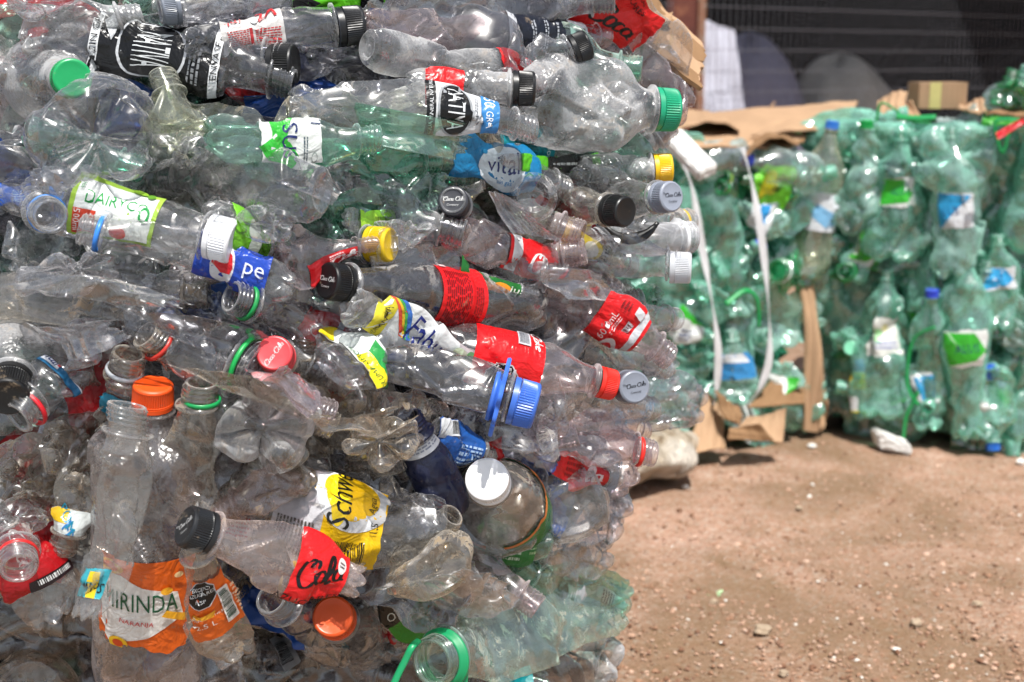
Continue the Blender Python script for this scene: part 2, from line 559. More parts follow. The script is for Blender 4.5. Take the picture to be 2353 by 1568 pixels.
        x = x + s.bend[0] * 4 * t * (1 - t); y = y + s.bend[1] * 4 * t * (1 - t)
        return np.stack([x, y, z], -1)
    def at(s, z, th, off=0.0):
        r = s.radius(z)
        p = s.deform(z, r, th)
        if off:
            e = 2e-3
            a = s.deform(z + e, s.radius(z + e), th) - s.deform(z - e, s.radius(z - e), th)
            b = s.deform(z, r, th + 0.04) - s.deform(z, r, th - 0.04)
            n = np.cross(b, a); n = -n
            n /= (np.linalg.norm(n, axis=1, keepdims=True) + 1e-9)
            rad = np.stack([np.sin(th), np.cos(th), 0 * th], -1)
            sg = np.sign((n * rad).sum(1, keepdims=True)); sg[sg == 0] = 1
            p = p + n * sg * off
        return p
    def body_mesh(s, rows=72, cols=72, neck=True):
        R, L, nr = s.R, s.L, s.nr
        th = np.linspace(0, 2 * math.pi, cols, endpoint=False)
        zr = []
        for i in range(6):
            z0, r0 = s.prof[i]; z1, r1 = s.prof[i + 1]
            for t in np.linspace(0, 1, 8, endpoint=False): zr.append((z0 + (z1 - z0) * t, r0 + (r1 - r0) * t))
        for z in np.linspace(0.03, s.zn, rows): zr.append((z, float(s.radius(z))))
        zr = np.array(zr)
        Zg = np.repeat(zr[:, 0], cols); Rg = np.repeat(zr[:, 1], cols); T = np.tile(th, len(zr))
        if s.petals:
            q = np.clip(Rg / R, 0, 1)
            base = (Zg <= 0.0301)
            lobe = np.abs(np.cos(T * s.petals / 2.0 + s.phase)) ** 0.55
            bw = np.clip((q - 0.10) / 0.22, 0, 1) * (1 - smooth01((Zg - 0.016) / 0.02))
            Zb = Zg + bw * (1 - lobe) * 0.50 * R * (1 - 0.7 * np.clip((q - 0.75) / 0.25, 0, 1))
            Zg2 = np.where(base, Zb, Zg)
        else:
            Zg2 = Zg
        pts = s.deform(Zg2, Rg, T)
        nb = len(zr)
        if neck:
            nz = [(0.0, 1.06), (0.0012, 1.33), (0.0032, 1.33), (0.0042, 1.04)]
            for t in np.linspace(0.005, s.nl - 0.001, 22): nz.append((t, 1.0))
            nz += [(s.nl, 0.98), (s.nl, 0.84), (s.nl - 0.002, 0.82), (s.nl * 0.5, 0.82), (0.001, 0.84)]
            nz = np.array(nz)
            Z = np.repeat(nz[:, 0], cols); K = np.repeat(nz[:, 1], cols); T2 = np.tile(th, len(nz))
            thr = (Z > 0.0095) & (Z < s.nl - 0.0015) & (K > 0.99)
            ph = ((Z - 0.009) / 0.0042 - T2 / (2 * math.pi)) % 1.0
            K = K + np.where(thr, 0.105 * np.exp(-((ph - 0.5) / 0.17) ** 2), 0)
            npts = np.stack([nr * K * np.sin(T2), nr * K * np.cos(T2), s.zn + Z], -1)
            t = np.clip(npts[:, 2] / L, 0, 1)
            npts[:, 0] += s.bend[0] * 4 * t * (1 - t); npts[:, 1] += s.bend[1] * 4 * t * (1 - t)
            pts = np.concatenate([pts, npts]); nb += len(nz)
        f = grid_faces(nb, cols)
        return pts, f[:, ::-1]
    def axis_off(s, z):
        t = min(max(z / s.L, 0), 1)
        return s.bend[0] * 4 * t * (1 - t), s.bend[1] * 4 * t * (1 - t)

def lathe(prof, cols=48, ribs=None, off=(0, 0, 0), cap_end=True):
    """prof: (z, r, ribbed) rows"""
    th = np.linspace(0, 2 * math.pi, cols, endpoint=False)
    rows = []
    for z, r, rb in prof:
        rr = np.full(cols, r)
        if rb: rr = rr * (1 - rb * (np.arange(cols) % 2))
        rows.append(np.stack([rr * np.sin(th) + off[0], rr * np.cos(th) + off[1], np.full(cols, z + off[2])], -1))
    V = np.concatenate(rows)
    F = grid_faces(len(prof), cols)[:, ::-1]
    return V, F

def art_mesh(shapes, W, H, mapper, step=0.004, lift0=0.0, lift=0.00025, rnd=None, film_dirt=0.12, inside=None):
    """stack shapes onto a surface; mapper(a_m, b_m, offset) -> points"""
    V, F, MI, mats, cols = [], [], [], [], {}
    n = 0
    for li, shp in enumerate(shapes):
        vs, fs, col = art(shp, W, H, rnd)
        v2, f2 = refine2d(vs, fs, step)
        if not len(v2): continue
        if inside:
            cen = np.array([v2[list(f)].mean(0) for f in f2])
            kp = inside[0](cen[:, 0] / inside[1], cen[:, 1] / inside[2])
            f2 = [f for f, q in zip(f2, kp) if q]
            if not f2: continue
        p = mapper(v2[:, 0], v2[:, 1], lift0 + lift * (li + 1))
        if col not in cols:
            cols[col] = len(mats)
            mats.append(film(col, film_dirt) if isinstance(col, str) else col)
        V.append(p); F += [tuple(i + n for i in f) for f in f2]; MI += [cols[col]] * len(f2)
        n += len(p)
    return V, F, MI, mats

def add_wrap(sh, parent, wrap, seed):
    """a printed film round the bottle: dict(z=(z0,z1), th=(t0,t1), col, shapes, torn)"""
    rnd = random.Random(seed)
    z0, z1 = [q * sh.L for q in wrap['z']]
    t0, t1 = [math.radians(q) for q in wrap['th']]
    W, H = z1 - z0, sh.R * (t1 - t0)
    off = wrap.get('off', 0.0012)
    sk = wrap.get('skew', 0.0)
    na, nb = max(6, int(W / 0.003)), max(8, int(H / 0.003))
    A, Bq = np.meshgrid(np.linspace(0, 1, na), np.linspace(0, 1, nb), indexing='ij')
    def mapper(a, b, o):
        z = z0 + a + sk * (b / H - 0.5) * W
        return sh.at(np.clip(z, 0.02, sh.zn), t0 + b / sh.R, off + o)
    torn = wrap.get('torn', 0.0)
    nrm = np.random.RandomState(seed)
    k1 = nrm.uniform(0, 6, 8); sd = wrap.get('sides', 'abcd')
    def edge(t, i):
        if not torn or 'abcd'[i] not in sd: return 0.0 * t
        return torn * np.clip(0.5 + 0.30 * np.sin(5 * t + k1[i]) + 0.18 * np.sin(13 * t + k1[i + 4]) + 0.10 * np.sin(37 * t + k1[i]), 0, 1)
    A2 = edge(Bq, 0) + A * (1 - edge(Bq, 0) - edge(Bq, 1))
    B2 = edge(A, 2) + Bq * (1 - edge(A, 2) - edge(A, 3))
    V = [mapper(A2.ravel() * W, B2.ravel() * H, 0.0)]
    F = grid_faces(na, nb, wrap=False)
    def inside(a, b):
        return (a > edge(b, 0)) & (a < 1 - edge(b, 1)) & (b > edge(a, 2)) & (b < 1 - edge(a, 3))
    Fl = [tuple(f) for f in F]
    dirt = wrap.get('dirt', 0.12)
    mats = [film(wrap['col'], dirt)] if isinstance(wrap['col'], str) else [wrap['col']]
    MI = [0] * len(Fl)
    n = len(V[0])
    if wrap.get('shapes'):
        v, f, mi, m2 = art_mesh(wrap['shapes'], W, H, mapper, 0.004, 0.0002, 0.00022, rnd, dirt, (inside, W, H) if torn else None)
        for a in v: V.append(a)
        Fl += [tuple(i + n for i in q) for q in f]; MI += [i + 1 for i in mi]; mats += m2
    me = mesh_from(np.concatenate(V), Fl, True, MI, 'wrapper')
    o = link('wrapper', me, parent, mats)
    return o

def add_cap(sh, parent, cap, seed):
    """screw cap: dict(col, h, k, top=shapes)"""
    k = cap.get('k', 1.0)
    r = sh.nr * 1.19 * k; h = cap.get('h', 0.0175) * max(1.0, sh.nr / 0.0125)
    z0 = sh.zn + 0.0052; ox, oy = sh.axis_off(sh.L)
    rb = 0.045
    rows = [(0, r * 0.93, 0), (0, r * 1.01, 0), (h * 0.20, r * 1.01, 0), (h * 0.21, r * 0.955, 0), (h * 0.24, r * 0.955, 0), (h * 0.25, r * 1.0, 0), (h * 0.28, r * 1.0, rb),
            (h * 0.82, r * 0.985, rb), (h * 0.87, r * 0.975, 0), (h * 0.94, r * 0.955, 0), (h * 0.985, r * 0.90, 0), (h, r * 0.84, 0), (h * 0.985, r * 0.78, 0), (h * 0.985, r * 0.4, 0), (h * 0.985, 0.0001, 0)]
    V, F = lathe(rows, 108, off=(ox, oy, z0))
    col = cap['col']
    mats = [capmat(col, cap.get('dirt', 0.12)) if isinstance(col, str) else col]
    Fl = [tuple(f) for f in F]; MI = [0] * len(Fl); V = [V]
    if cap.get('top'):
        W = r * 1.6
        def mapper(a, b, o):
            return np.stack([(a - W / 2) + ox, (b - W / 2) + oy, np.full(len(a), z0 + h * 0.985 + 0.0001 + o)], -1)
        v, f, mi, m2 = art_mesh(cap['top'], W, W, mapper, 0.02, 0, 0.0002, random.Random(seed), 0.05)
        n = len(V[0]); V += v
        Fl += [tuple(i + n for i in q) for q in f]; MI += [i + 1 for i in mi]; mats += m2
    o = link('cap', mesh_from(np.concatenate(V), Fl, False, MI, 'cap'), parent, mats)
    me = o.data
    ns = np.ones(len(me.polygons), bool); me.polygons.foreach_set('use_smooth', ns)
    try: me.set_sharp_from_angle(angle=math.radians(28))
    except Exception: pass
    return o

def add_ring(sh, parent, col, z=0.0048, h=0.0042, k=1.16, dirt=0.1):
    r = sh.nr * k
    z0 = sh.zn + z; ox, oy = sh.axis_off(sh.L)
    V, F = lathe([(0, r * 0.9, 0), (0, r, 0), (h * .5, r * 1.03, 0), (h, r, 0), (h, r * 0.9, 0), (0, r * 0.9, 0)], 56, off=(ox, oy, z0))
    return link('neck_ring', mesh_from(V, F, True, name='neck_ring'), parent, [capmat(col, dirt) if isinstance(col, str) else col])

HEROES = []
def B(label, base, neck, w, cat='bottle', mat=None, flat=0.3, crumple=0.14, roll=0.0, cap=None, ring=None, wrap=None, seed=None, bend=(0, 0), twist=0.0, petals=5, ribs=0,
      nr=0.0125, shoulder=0.26, dents=(), taper=0.0, lm=None, name='plastic_bottle', group='crushed bottles packed in the near bale', rows=92, cols=80, nl=0.024, pinch=None, sq=0.0, Df=None, neckless=False):
    """one bottle of the near bale. base / neck = (u, v, cm behind the bale face), w = body diameter in photo units"""
    if seed is None: seed = sum(ord(ch) * (i + 3) for i, ch in enumerate(label)) % 9973
    if flat > .12: flat = min(.9, flat * 1.3 + .06)
    if crumple > .075: crumple *= 1.2 if not wrap else .95
    Df = Df or D
    rj = random.Random(seed * 3 + 1)
    if flat > .3 and not pinch and mat is not None or (flat > .3 and not pinch):
        pinch = ((rj.uniform(.1, .75), rj.uniform(.1, .42), rj.uniform(.10, .22)),)
        if not taper: taper = rj.choice((0, 0, .2, .4))
        if not twist: twist = rj.uniform(-.5, .5)
        if bend == (0, 0): bend = (rj.uniform(-.008, .008), rj.uniform(-.004, .004))
    db = Df(base[0], base[1]) + base[2] * 0.01
    dn = Df(neck[0], neck[1]) + neck[2] * 0.01
    pb, pn = P(base[0], base[1], db), P(neck[0], neck[1], dn)
    L = (pn - pb).length
    R = w / 2.0 * (db + dn) / 2 / FPX
    sh = Shape(L, R, seed, flat, crumple, nr, bend, twist, petals, ribs, shoulder, dents, nl, taper, pinch, sq)
    mw = frame(pb, pn - pb, CAM - (pb + pn) / 2, math.radians(roll))
    root = empty(name, mw)
    tag(root, label, cat, group)
    v, f = sh.body_mesh(rows, cols)
    me = mesh_from(v, f, True, name='bottle_body')
    link('bottle_body', me, root, [mat or CLEAR()])
    if cap: add_cap(sh, root, cap, seed)
    if ring: add_ring(sh, root, ring)
    for i, wr in enumerate(wrap if isinstance(wrap, list) else ([wrap] if wrap else [])):
        add_wrap(sh, root, wr, seed + i)
    HEROES.append((root, lm, (pb + pn) / 2, sh))
    return root, sh
# ------------------------------------------------------------------ the near bale: one call per bottle
GREENISH = pet('pale_green_plastic', tint=(0.64, 0.86, 0.77), haze=0.050, hazec=(0.45, 0.62, 0.56))
AQUA = pet('aqua_plastic', tint=(0.46, 0.82, 0.70), haze=0.066, hazec=(0.30, 0.58, 0.48))
SMOKE_SHADE = pet('smoky_shaded_clear_plastic', tint=(0.62, 0.62, 0.65), haze=0.028)  # darker copy of clear plastic; puts shade into the lower left bottles
PINKISH = pet('pinkish_clear_plastic', tint=(0.88, 0.81, 0.82), haze=0.050, hazec=(0.64, 0.56, 0.57))
DUSTY = pet('dusty_clear_plastic', tint=(0.85, 0.82, 0.77), haze=0.066, hazec=(0.58, 0.54, 0.49), dirt=0.30)
OLIVE = pet('olive_clear_plastic', tint=(0.86, 0.88, 0.78), haze=0.066, hazec=(0.50, 0.51, 0.44), dirt=0.16)
WET = pet('misted_clear_plastic', tint=(0.85, 0.86, 0.86), haze=0.072, drops=0.28)
CLR = CLEAR()
BRIGHT = pet('shiny_clear_plastic', tint=(0.87, 0.87, 0.89), haze=0.033, hazec=(0.68, 0.68, 0.70), refl=0.11, rough=0.04)
FROST = pet('frosted_plastic', tint=(0.88, 0.89, 0.90), haze=0.4, hazec=(0.72, 0.73, 0.76), dirt=0.04)
NAVYC = solid('navy_shiny_plastic', hexc('1e2440'), 0.3, 0.12, bump=0.3)
RED, WHT, BLK, GRN, YEL = '#e01a22', '#eceef0', '#0c0c0e', '#1f9a4e', '#f3c61c'
def CC(rot=0, col='#d8d8d8'):
    c, s = math.cos(math.radians(rot)), math.sin(math.radians(rot))
    o = lambda x, y: (0.5 + x * c - y * s, 0.5 + x * s + y * c)
    return [('scr', 'Coca-Cola',) + o(0.08, 0.07) + (0.0040, rot, col), ('txt', 'The',) + o(-0.37, 0.13) + (0.0024, rot, col), ('txt', 'Company',) + o(0.0, -0.19) + (0.0028, rot, col, 0.3)]
def cap(col, top=None, **k): return dict(col=col, top=top, **k)
def wr(z0, z1, t0, t1, col, shapes=(), **k): return dict(z=(z0, z1), th=(t0, t1), col=col, shapes=list(shapes), **k)
def nativa(sx, rot=0, band=WHT):
    return [('rect', 0.0, 0, 0.07, 1, WHT), ('rect', 0.93, 0, 1.0, 1, WHT), ('ell', 0.47, 0.48, 0.27, 0.44, '#c9ccd0'), ('ell', 0.47, 0.48, 0.25, 0.41, BLK),
            ('txt', 'NATIVA', 0.47, 0.48, sx, rot, '#dfe2e4', 0.0, 0.2), ('txt', 'ENVASE', 0.965, 0.5, .0065, 90, '#15151a'), ('txt', 'SIN GAS', 0.035, 0.6, .0065, 90, '#15151a'), ('lines', 0.76, 0.2, 0.86, 0.6, 3, '#8d9094', 1)]

# --- top rows
B('clear bottle with its star foot showing in the top corner above the green cap', (80, 8, -1), (150, -60, 18), 128, mat=BRIGHT, crumple=.06, lm='the star foot in the top corner')
B('flattened misty clear bottle folded across the top above the green cap', (52, 118, 2), (330, 40, 3), 120, mat=WET, flat=.8, crumple=.26, lm='the folded misty bottle')
B('crushed bottle with a black oval-printed wrapper and white end bands', (100, 88, 3), (676, 196, 4), 128, mat=SMOKE_SHADE, flat=.42, crumple=.16, nr=.015, roll=8,
  wrap=wr(.19, .71, -78, 84, '#101013', nativa(.036, -90) + [('poly', [(.08, .72), (.14, .95), (.2, .72), (.16, .5)], '#b9bcc0')], torn=.03), lm='the big black wrapper')
B('black capped neck hidden under clear film right of the black wrapper', (420, 150, 6), (668, 150, 4), 120, mat=SMOKE_SHADE, flat=.3, cap=cap(BLK), nr=.017)
B('round misted bottle facing out with a bright green cap', (90, 200, 22), (166, 180, -4), 225, mat=WET, flat=.02, crumple=.05, nr=.0145, shoulder=.42, petals=0, nl=.02, cap=cap('#13a05c', h=.015, k=1.02), lm='the bright green cap')
B('clear bottle with a grey cap at the top edge', (640, -6, 4), (366, 24, 1), 105, mat=BRIGHT, flat=.4, crumple=.16, cap=cap('#747a86', CC(200, '#2a2d33')), roll=10, lm='the grey cap at the top edge')
B('long clear bottle squeezed under the grey cap at the top', (420, 74, 4), (880, 62, 6), 74, mat=BRIGHT, flat=.5, crumple=.2)
B('clear bottle with a white red-printed wrapper and dark collar', (420, 104, 2), (818, 58, 2), 84, mat=SMOKE_SHADE, flat=.28, crumple=.12, nr=.016, cap=cap('#15161a', h=.02), ring='#5a5d66',
  wrap=wr(.22, .58, -75, 80, '#c9c6c4', [('rect', .08, .12, .7, .5, '#c0bcba'), ('lines', .1, .12, .44, .56, 8, '#b02c30', 0), ('rect', .45, .12, .5, .56, '#b02c30'), ('lines', .54, .1, .95, .5, 8, '#b02c30', 0), ('txt', 'mL', .2, .8, .009, 180, '#c0282c'), ('txt', 'vt', .75, .82, .016, 180, '#c0282c', .2), ('ell', .55, .75, .06, .1, WHT)]), lm='the red-printed white wrapper')
B('crushed can-like bottle in a lime green wrapper cut by the top edge', (560, 14, 3), (930, -14, 3), 88, mat=BRIGHT, flat=.5, crumple=.2,
  wrap=wr(.28, .84, -80, 80, '#62c81e', [('poly', [(0, .1), (.3, .35), (.1, .5), (0, .45)], BLK), ('rect', .74, 0, .98, 1, '#16181a'), ('txt', 'AZ', .88, .4, .012, 80, '#d0d4d0')]), lm='the lime wrapper at the top edge')
B('clear bottle squashed flat below the lime wrapper', (830, 62, 3), (1320, 6, 6), 90, mat=BRIGHT, flat=.7, crumple=.24)
B('clear bottle with a navy and white wrapper carrying a barcode', (835, 44, 2), (1392, 84, 2), 84, mat=PINKISH, flat=.4, crumple=.15,
  wrap=wr(.55, .88, -80, 80, '#1b1f2c', [('rect', 0, 0, .10, 1, '#c8cad0'), ('rect', .78, 0, 1, 1, '#d4d6da'), ('bars', .84, .2, .97, .7, BLK, 1), ('lines', .3, .3, .36, .8, 2, '#aeb2ba', 1), ('lines', .46, .25, .52, .8, 2, '#aeb2ba', 1), ('lines', .6, .3, .64, .75, 1, '#aeb2ba', 1)]), lm='the navy wrapper with a barcode')
B('large crushed bottle with a red black-lettered wrapper under the cardboard', (1552, 222, 2), (1190, -66, 1), 150, mat=BRIGHT, flat=.62, crumple=.15, nr=.016, bend=(-.035, .0),
  wrap=wr(.30, .68, -66, 66, '#ee1c20', [('scr', 'Coca', .5, .62, .024, 180, BLK), ('txt', 'AZUCARES', .52, .26, .0075, 180, '#16080a', 0, .9), ('txt', 'CALORIAS', .5, .12, .005, 180, '#16080a', 0, .9)], torn=.05), lm='the red wrapper under the cardboard')
B('clear bottle with a black cap and a little amber liquid', (1200, 168, 1), (1349, 102, -6), 96, mat=BRIGHT, flat=.35, crumple=.2, cap=cap('#121214'), nr=.0135, lm='the upper black cap')
B('rounded misted bottle with a torn red wrapper at its end', (842, 106, 0), (1290, 188, 3), 96, mat=WET, flat=.25, crumple=.10, petals=0,
  wrap=wr(.60, .88, -85, 85, '#e21b20', [('txt', 'M', .6, .7, .014, 200, '#f4f4f4', .3), ('lines', .3, .3, .5, .5, 3, '#7a0c10', 0)], torn=.12), lm='the torn red wrapper')
B('misted bottle with a red wrapper and ribbed black cap', (930, 196, 2), (1221, 204, -8), 74, mat=WET, flat=.15, crumple=.1, cap=cap('#101012', h=.019), nr=.0145, shoulder=.3,
  wrap=wr(.12, .47, -85, 85, '#e61a1e', [('lines', .1, .5, .3, .8, 5, '#8a0d10', 0)], torn=.04), lm='the middle black cap')
B('small bottle with a white wrapper bearing a black oval and a blue band', (660, 246, 1), (1228, 300, -8), 96, mat=CLR, flat=.35, crumple=.16, bend=(.014, 0), roll=-4,
  wrap=wr(.53, .83, -78, 78, '#d9dbde', [('rect', 0, 0, .13, 1, BLK), ('ell', .40, .48, .25, .47, '#9fa2a6'), ('ell', .40, .48, .22, .43, BLK), ('txt', 'NATIVA', .40, .48, .0165, -90, '#e6e8ea', 0, .42), ('txt', 'AGUA MINERAL NATURAL', .065, .5, .0036, 90, '#e0e2e4', 0, .8), ('rect', .76, 0, 1, 1, '#3b86c8'), ('txt', '50', .87, .76, .011, -90, '#f0f4f8'), ('txt', 'GRA', .87, .34, .007, -90, '#f0f4f8'), ('lines', .67, .3, .72, .8, 2, '#8a8e94', 1)]), lm='the black oval wrapper')
B('big clear rounded bottle lying with a teal green screw cap', (1180, 236, 3), (1541, 253, -10), 212, mat=WET, flat=.10, crumple=.10, nr=.0195, cap=cap('#12996f', h=.016), ribs=6, shoulder=.22, dents=((.45, .5, .35, .6),), lm='the teal green cap')
B('clear bottle end curling down behind the teal green cap', (1574, 244, 1), (1440, 70, 7), 116, mat=BRIGHT, flat=.35, crumple=.1)
B('small clear bottle bottom below the teal green cap', (1525, 330, 4), (1440, 322, 14), 76, mat=BRIGHT, flat=.2, crumple=.16)
B('flattened clear bottle with a sharp pale upper edge', (640, 300, 1), (1110, 300, 4), 150, mat=OLIVE, flat=.86, crumple=.2, roll=20, bend=(.02, 0), lm='the sharp-edged flat bottle')
B('pale green bottle with a lime and white wrapper lettered in blue', (470, 306, -3), (870, 318, -2), 84, mat=GREENISH, flat=.5, crumple=.14,
  wrap=wr(.30, .66, -80, 80, '#dfe3df', [('poly', [(.14, .1), (0, .4), (.2, .6), (.14, 1), (.52, 1), (.42, .6), (.62, .3), (.5, 0)], '#35b83a'), ('txt', 'SUS', .47, .52, .0135, -90, '#1f2c68', 0, .95), ('txt', '1.', .88, .86, .009, 90, '#2a3a60'), ('lines', .68, .15, .76, .6, 2, '#4a5a66', 1), ('ell', .86, .26, .05, .12, '#9aa4a0'), ('ell', .86, .26, .04, .09, '#dfe3df')], torn=.05), lm='the lime and white wrapper')
B('crumpled aqua bottle below the lime and white wrapper', (650, 352, 1), (1000, 372, 4), 64, mat=AQUA, flat=.6, crumple=.25)
B('flat aqua bottle right of the lime and white wrapper', (840, 338, 2), (1180, 396, 5), 78, mat=AQUA, flat=.7, crumple=.2, lm='the flat aqua bottle')
B('crushed aqua bottle strip above the scoop-like base', (560, 362, 3), (1090, 408, 6), 60, mat=AQUA, flat=.7, crumple=.2)
B('blue wrapped bottle with a white oval lettered in navy', (960, 330, 3), (1300, 436, 2), 92, mat=CLR, flat=.4, crumple=.15, roll=6,
  wrap=wr(.22, .76, -80, 78, '#1378ac', [('ell', .55, .42, .26, .42, '#dbe7ee'), ('txt', 'vital', .56, .50, .0165, 14, '#1c2f70', 0, .95), ('ell', .33, .66, .03, .05, '#2a9ad0'), ('txt', 'sin gas', .62, .24, .0058, 12, '#1c86c4')]), lm='the white oval on blue')
B('bottle with a teal wrapper tucked under the big clear bottle', (1090, 318, 5), (1330, 336, 7), 84, flat=.4, crumple=.1, wrap=wr(.2, .68, -85, 80, '#1f8f9c', [('lines', .25, .3, .7, .7, 8, '#0f6a76', 0), ('txt', 'coputt', .9, .5, .008, 90, '#d8ecec')]), lm='the teal wrapper')
B('bottle squeezed to a strip with a lime and black wrapper', (1150, 366, 0), (1440, 358, 4), 34, flat=.7, crumple=.16, nr=.009, wrap=wr(.14, .74, -80, 80, '#58b81f', [('rect', .32, 0, .9, 1, '#141615'), ('txt', 'Z', .8, .5, .008, 0, '#d8dcd8'), ('lines', .38, .4, .7, .6, 1, '#c8ccc8', 0)]), lm='the lime and black strip')

# --- left upper middle
B('big crumpled bottle bottom with a deep star over green plastic', (218, 318, -5), (260, 340, 16), 286, mat=BRIGHT, flat=.12, crumple=.16, lm='the deep star bottom')
B('aqua bottle lying behind the deep star bottom', (60, 290, 2), (330, 390, 5), 90, mat=AQUA, flat=.3, crumple=.2)
B('crumpled clear bottle bottom with a dimple right of the deep star', (432, 352, -1), (350, 400, 18), 176, mat=CLR, flat=.28, crumple=.24, petals=4, roll=30, lm='the dimpled bottom')
B('brownish folded clear bottle standing as a peak under the black wrapper', (420, 350, 3), (372, 168, 3), 150, mat=OLIVE, flat=.85, crumple=.2, shoulder=.6, lm='the brownish peak')
B('olive tinted flat bottle stretching under the lime wrapper', (330, 270, 5), (700, 410, 5), 130, mat=OLIVE, flat=.7, crumple=.2)
B('wide clear bottle end shaped like a scoop with white ribs', (742, 440, -4), (380, 402, 8), 176, mat=pet('glossy_dark_clear', tint=(.78, .78, .80), haze=0.035, refl=.12, rough=.03, facet=.12), flat=.3, crumple=.08, petals=0, ribs=3, lm='the scoop-like base')
B('greenish clear bottle crushed right of the scoop-like base', (1030, 440, 3), (700, 470, 6), 118, mat=GREENISH, flat=.45, crumple=.2, lm='the greenish crushed bottle')
B('bottle facing out with a dark lettered cap under the flat aqua bottle', (1090, 560, 16), (1040, 460, -1), 110, mat=SMOKE_SHADE, flat=.1, crumple=.05, nr=.0128, cap=cap('#33343a', CC(0)), shoulder=.4, lm='the dark lettered cap')
B('round clear bottle bottom with a five-rib star and raised centre', (1226, 452, -1), (1210, 470, 18), 112, mat=BRIGHT, flat=.0, crumple=.02, petals=0, dents=((.0, 0, .02, .2),), lm='the five-rib bottom')
B('lumpy misted five-lobed bottle bottom beside the five-rib bottom', (1352, 418, 0), (1300, 440, 16), 128, mat=WET, flat=.14, crumple=.22, lm='the lumpy lobed bottom')
B('clear bottle with a bright yellow cap at the right face', (1290, 402, 5), (1541, 386, -7), 86, mat=WET, flat=.1, crumple=.10, nr=.0135, cap=cap('#efbb12', h=.0185), shoulder=.3, lm='the bright yellow cap')
B('clear bottle with a silver grey lettered cap at the right face', (1340, 468, 7), (1544, 452, -15), 92, flat=.1, crumple=.1, nr=.0138, cap=cap('#8f95a3', CC(-90, '#2c2f3a')), shoulder=.3, lm='the silver grey cap')
B('bottle with a wide black cap behind the curled black strip', (1270, 470, 6), (1430, 486, -9), 96, mat=DUSTY, flat=.1, crumple=.12, nr=.0138, cap=cap('#161617', h=.022), shoulder=.3, lm='the wide black cap')
B('open clear neck with a yellow ring above another open neck', (1380, 548, 6), (1586, 506, 5), 56, ring='#e2b91a', flat=.1, nr=.0135, lm='the yellow ring neck')
B('open clear neck with a white ring jutting out at right', (1290, 560, 4), (1592, 545, -5), 76, mat=FROST, flat=.1, crumple=.1, ring='#e9ebee', nr=.0165, nl=.022, shoulder=.34, lm='the white ring neck')
B('clear bottle with a translucent white cap at the right face', (1290, 606, 4), (1580, 616, -12), 104, mat=BRIGHT, flat=.2, crumple=.2, cap=cap(solid('translucent_white_plastic', (.80, .82, .86), .3, trans=.4), h=.02), nr=.0142, lm='the translucent white cap')
B('greenish bottle end poking out under the translucent white cap', (1520, 690, 4), (1400, 660, 14), 70, mat=GREENISH, flat=.3, crumple=.2)
B('clear neck end sticking out right of the red and white wrapper', (1380, 716, 5), (1556, 734, 4), 72, mat=BRIGHT, flat=.3, crumple=.16, lm='the clear neck by the red wrapper')
B('bottle narrowed to a yellow printed twist with a torn grey end', (1180, 490, 2), (1420, 596, 0), 82, mat=OLIVE, flat=.5, crumple=.2, nr=.008, shoulder=.5, wrap=[wr(.42, .78, -80, 80, '#e9d24a', [('lines', .15, .2, .4, .8, 4, '#8a7420', 1), ('ell', .7, .5, .2, .3, '#e8e6d8')]), wr(.78, .99, -80, 80, '#b9b8b0', [('lines', .1, .1, .9, .9, 6, '#3a3a38', 0)], torn=.2)], lm='the yellow twist')
B('ribbed clear bottle crossing under the yellow twist', (1190, 540, 4), (1450, 610, 6), 100, ribs=9, flat=.25, crumple=.1)
B('clear bottle with a small red and white script wrapper', (1010, 520, 1), (1410, 668, 2), 92, mat=PINKISH, flat=.42, crumple=.15, wrap=wr(.34, .62, -82, 82, '#e3191f', [('rect', .06, 0, .26, 1, '#d9dadc'), ('scr', 'Co', .64, .5, .018, 12, '#f4f0f0'), ('txt', 'L', .15, .8, .007, 20, '#30343c')]), lm='the small red script wrapper')
B('brown stained bottle strip left of the right-hand red wrapper', (1180, 600, 2), (1440, 680, 4), 60, mat=pet('brown_stained', tint=(.9, .84, .78), haze=0.140, dirt=.6, dirtc=(.32, .17, .09)), flat=.6, crumple=.2)
B('open mouthed clear neck pointing up beside the juice wrapper', (1262, 800, 6), (1218, 640, 2), 92, mat=SMOKE_SHADE, flat=.3, nr=.0135, nl=.034, lm='the upright open neck')
B('ribbed bottle neck in shadow below the upright open neck', (1280, 830, 9), (1236, 720, 5), 70, mat=SMOKE_SHADE, ribs=6, nr=.014, nl=.04)
B('clear bottle with a red and silver wrapper and an open threaded mouth', (1240, 632, 3), (1540, 824, -8), 118, mat=PINKISH, flat=.35, crumple=.13, nr=.0138, roll=-6,
  wrap=wr(.42, .74, -80, 80, '#e51a20', [('rect', .0, 0, .05, 1, '#e51a20'), ('rect', .80, 0, .93, 1, '#d4d6da'), ('ell', .56, .12, .16, .2, '#f0e8e8'), ('ell', .56, .10, .10, .13, '#e51a20'), ('txt', '600mL', .30, .42, .008, 90, '#f0e4e4'), ('lines', .4, .36, .48, .6, 2, '#f0d4d4', 1), ('rect', .58, .44, .74, .62, '#e6e6ea'), ('lines', .60, .46, .72, .6, 3, '#56303a', 0), ('rect', .60, .74, .78, .88, '#d8dade'), ('lines', .3, .72, .5, .86, 3, '#64080c', 1)]), lm='the red and silver wrapper')
B('crushed clear bottle running below the red and silver wrapper', (1240, 700, 4), (1530, 850, 4), 96, mat=BRIGHT, flat=.5, crumple=.2)
B('clear bottle end sticking out under the open threaded mouth', (1552, 838, 5), (1330, 806, 8), 80, flat=.3, crumple=.16)

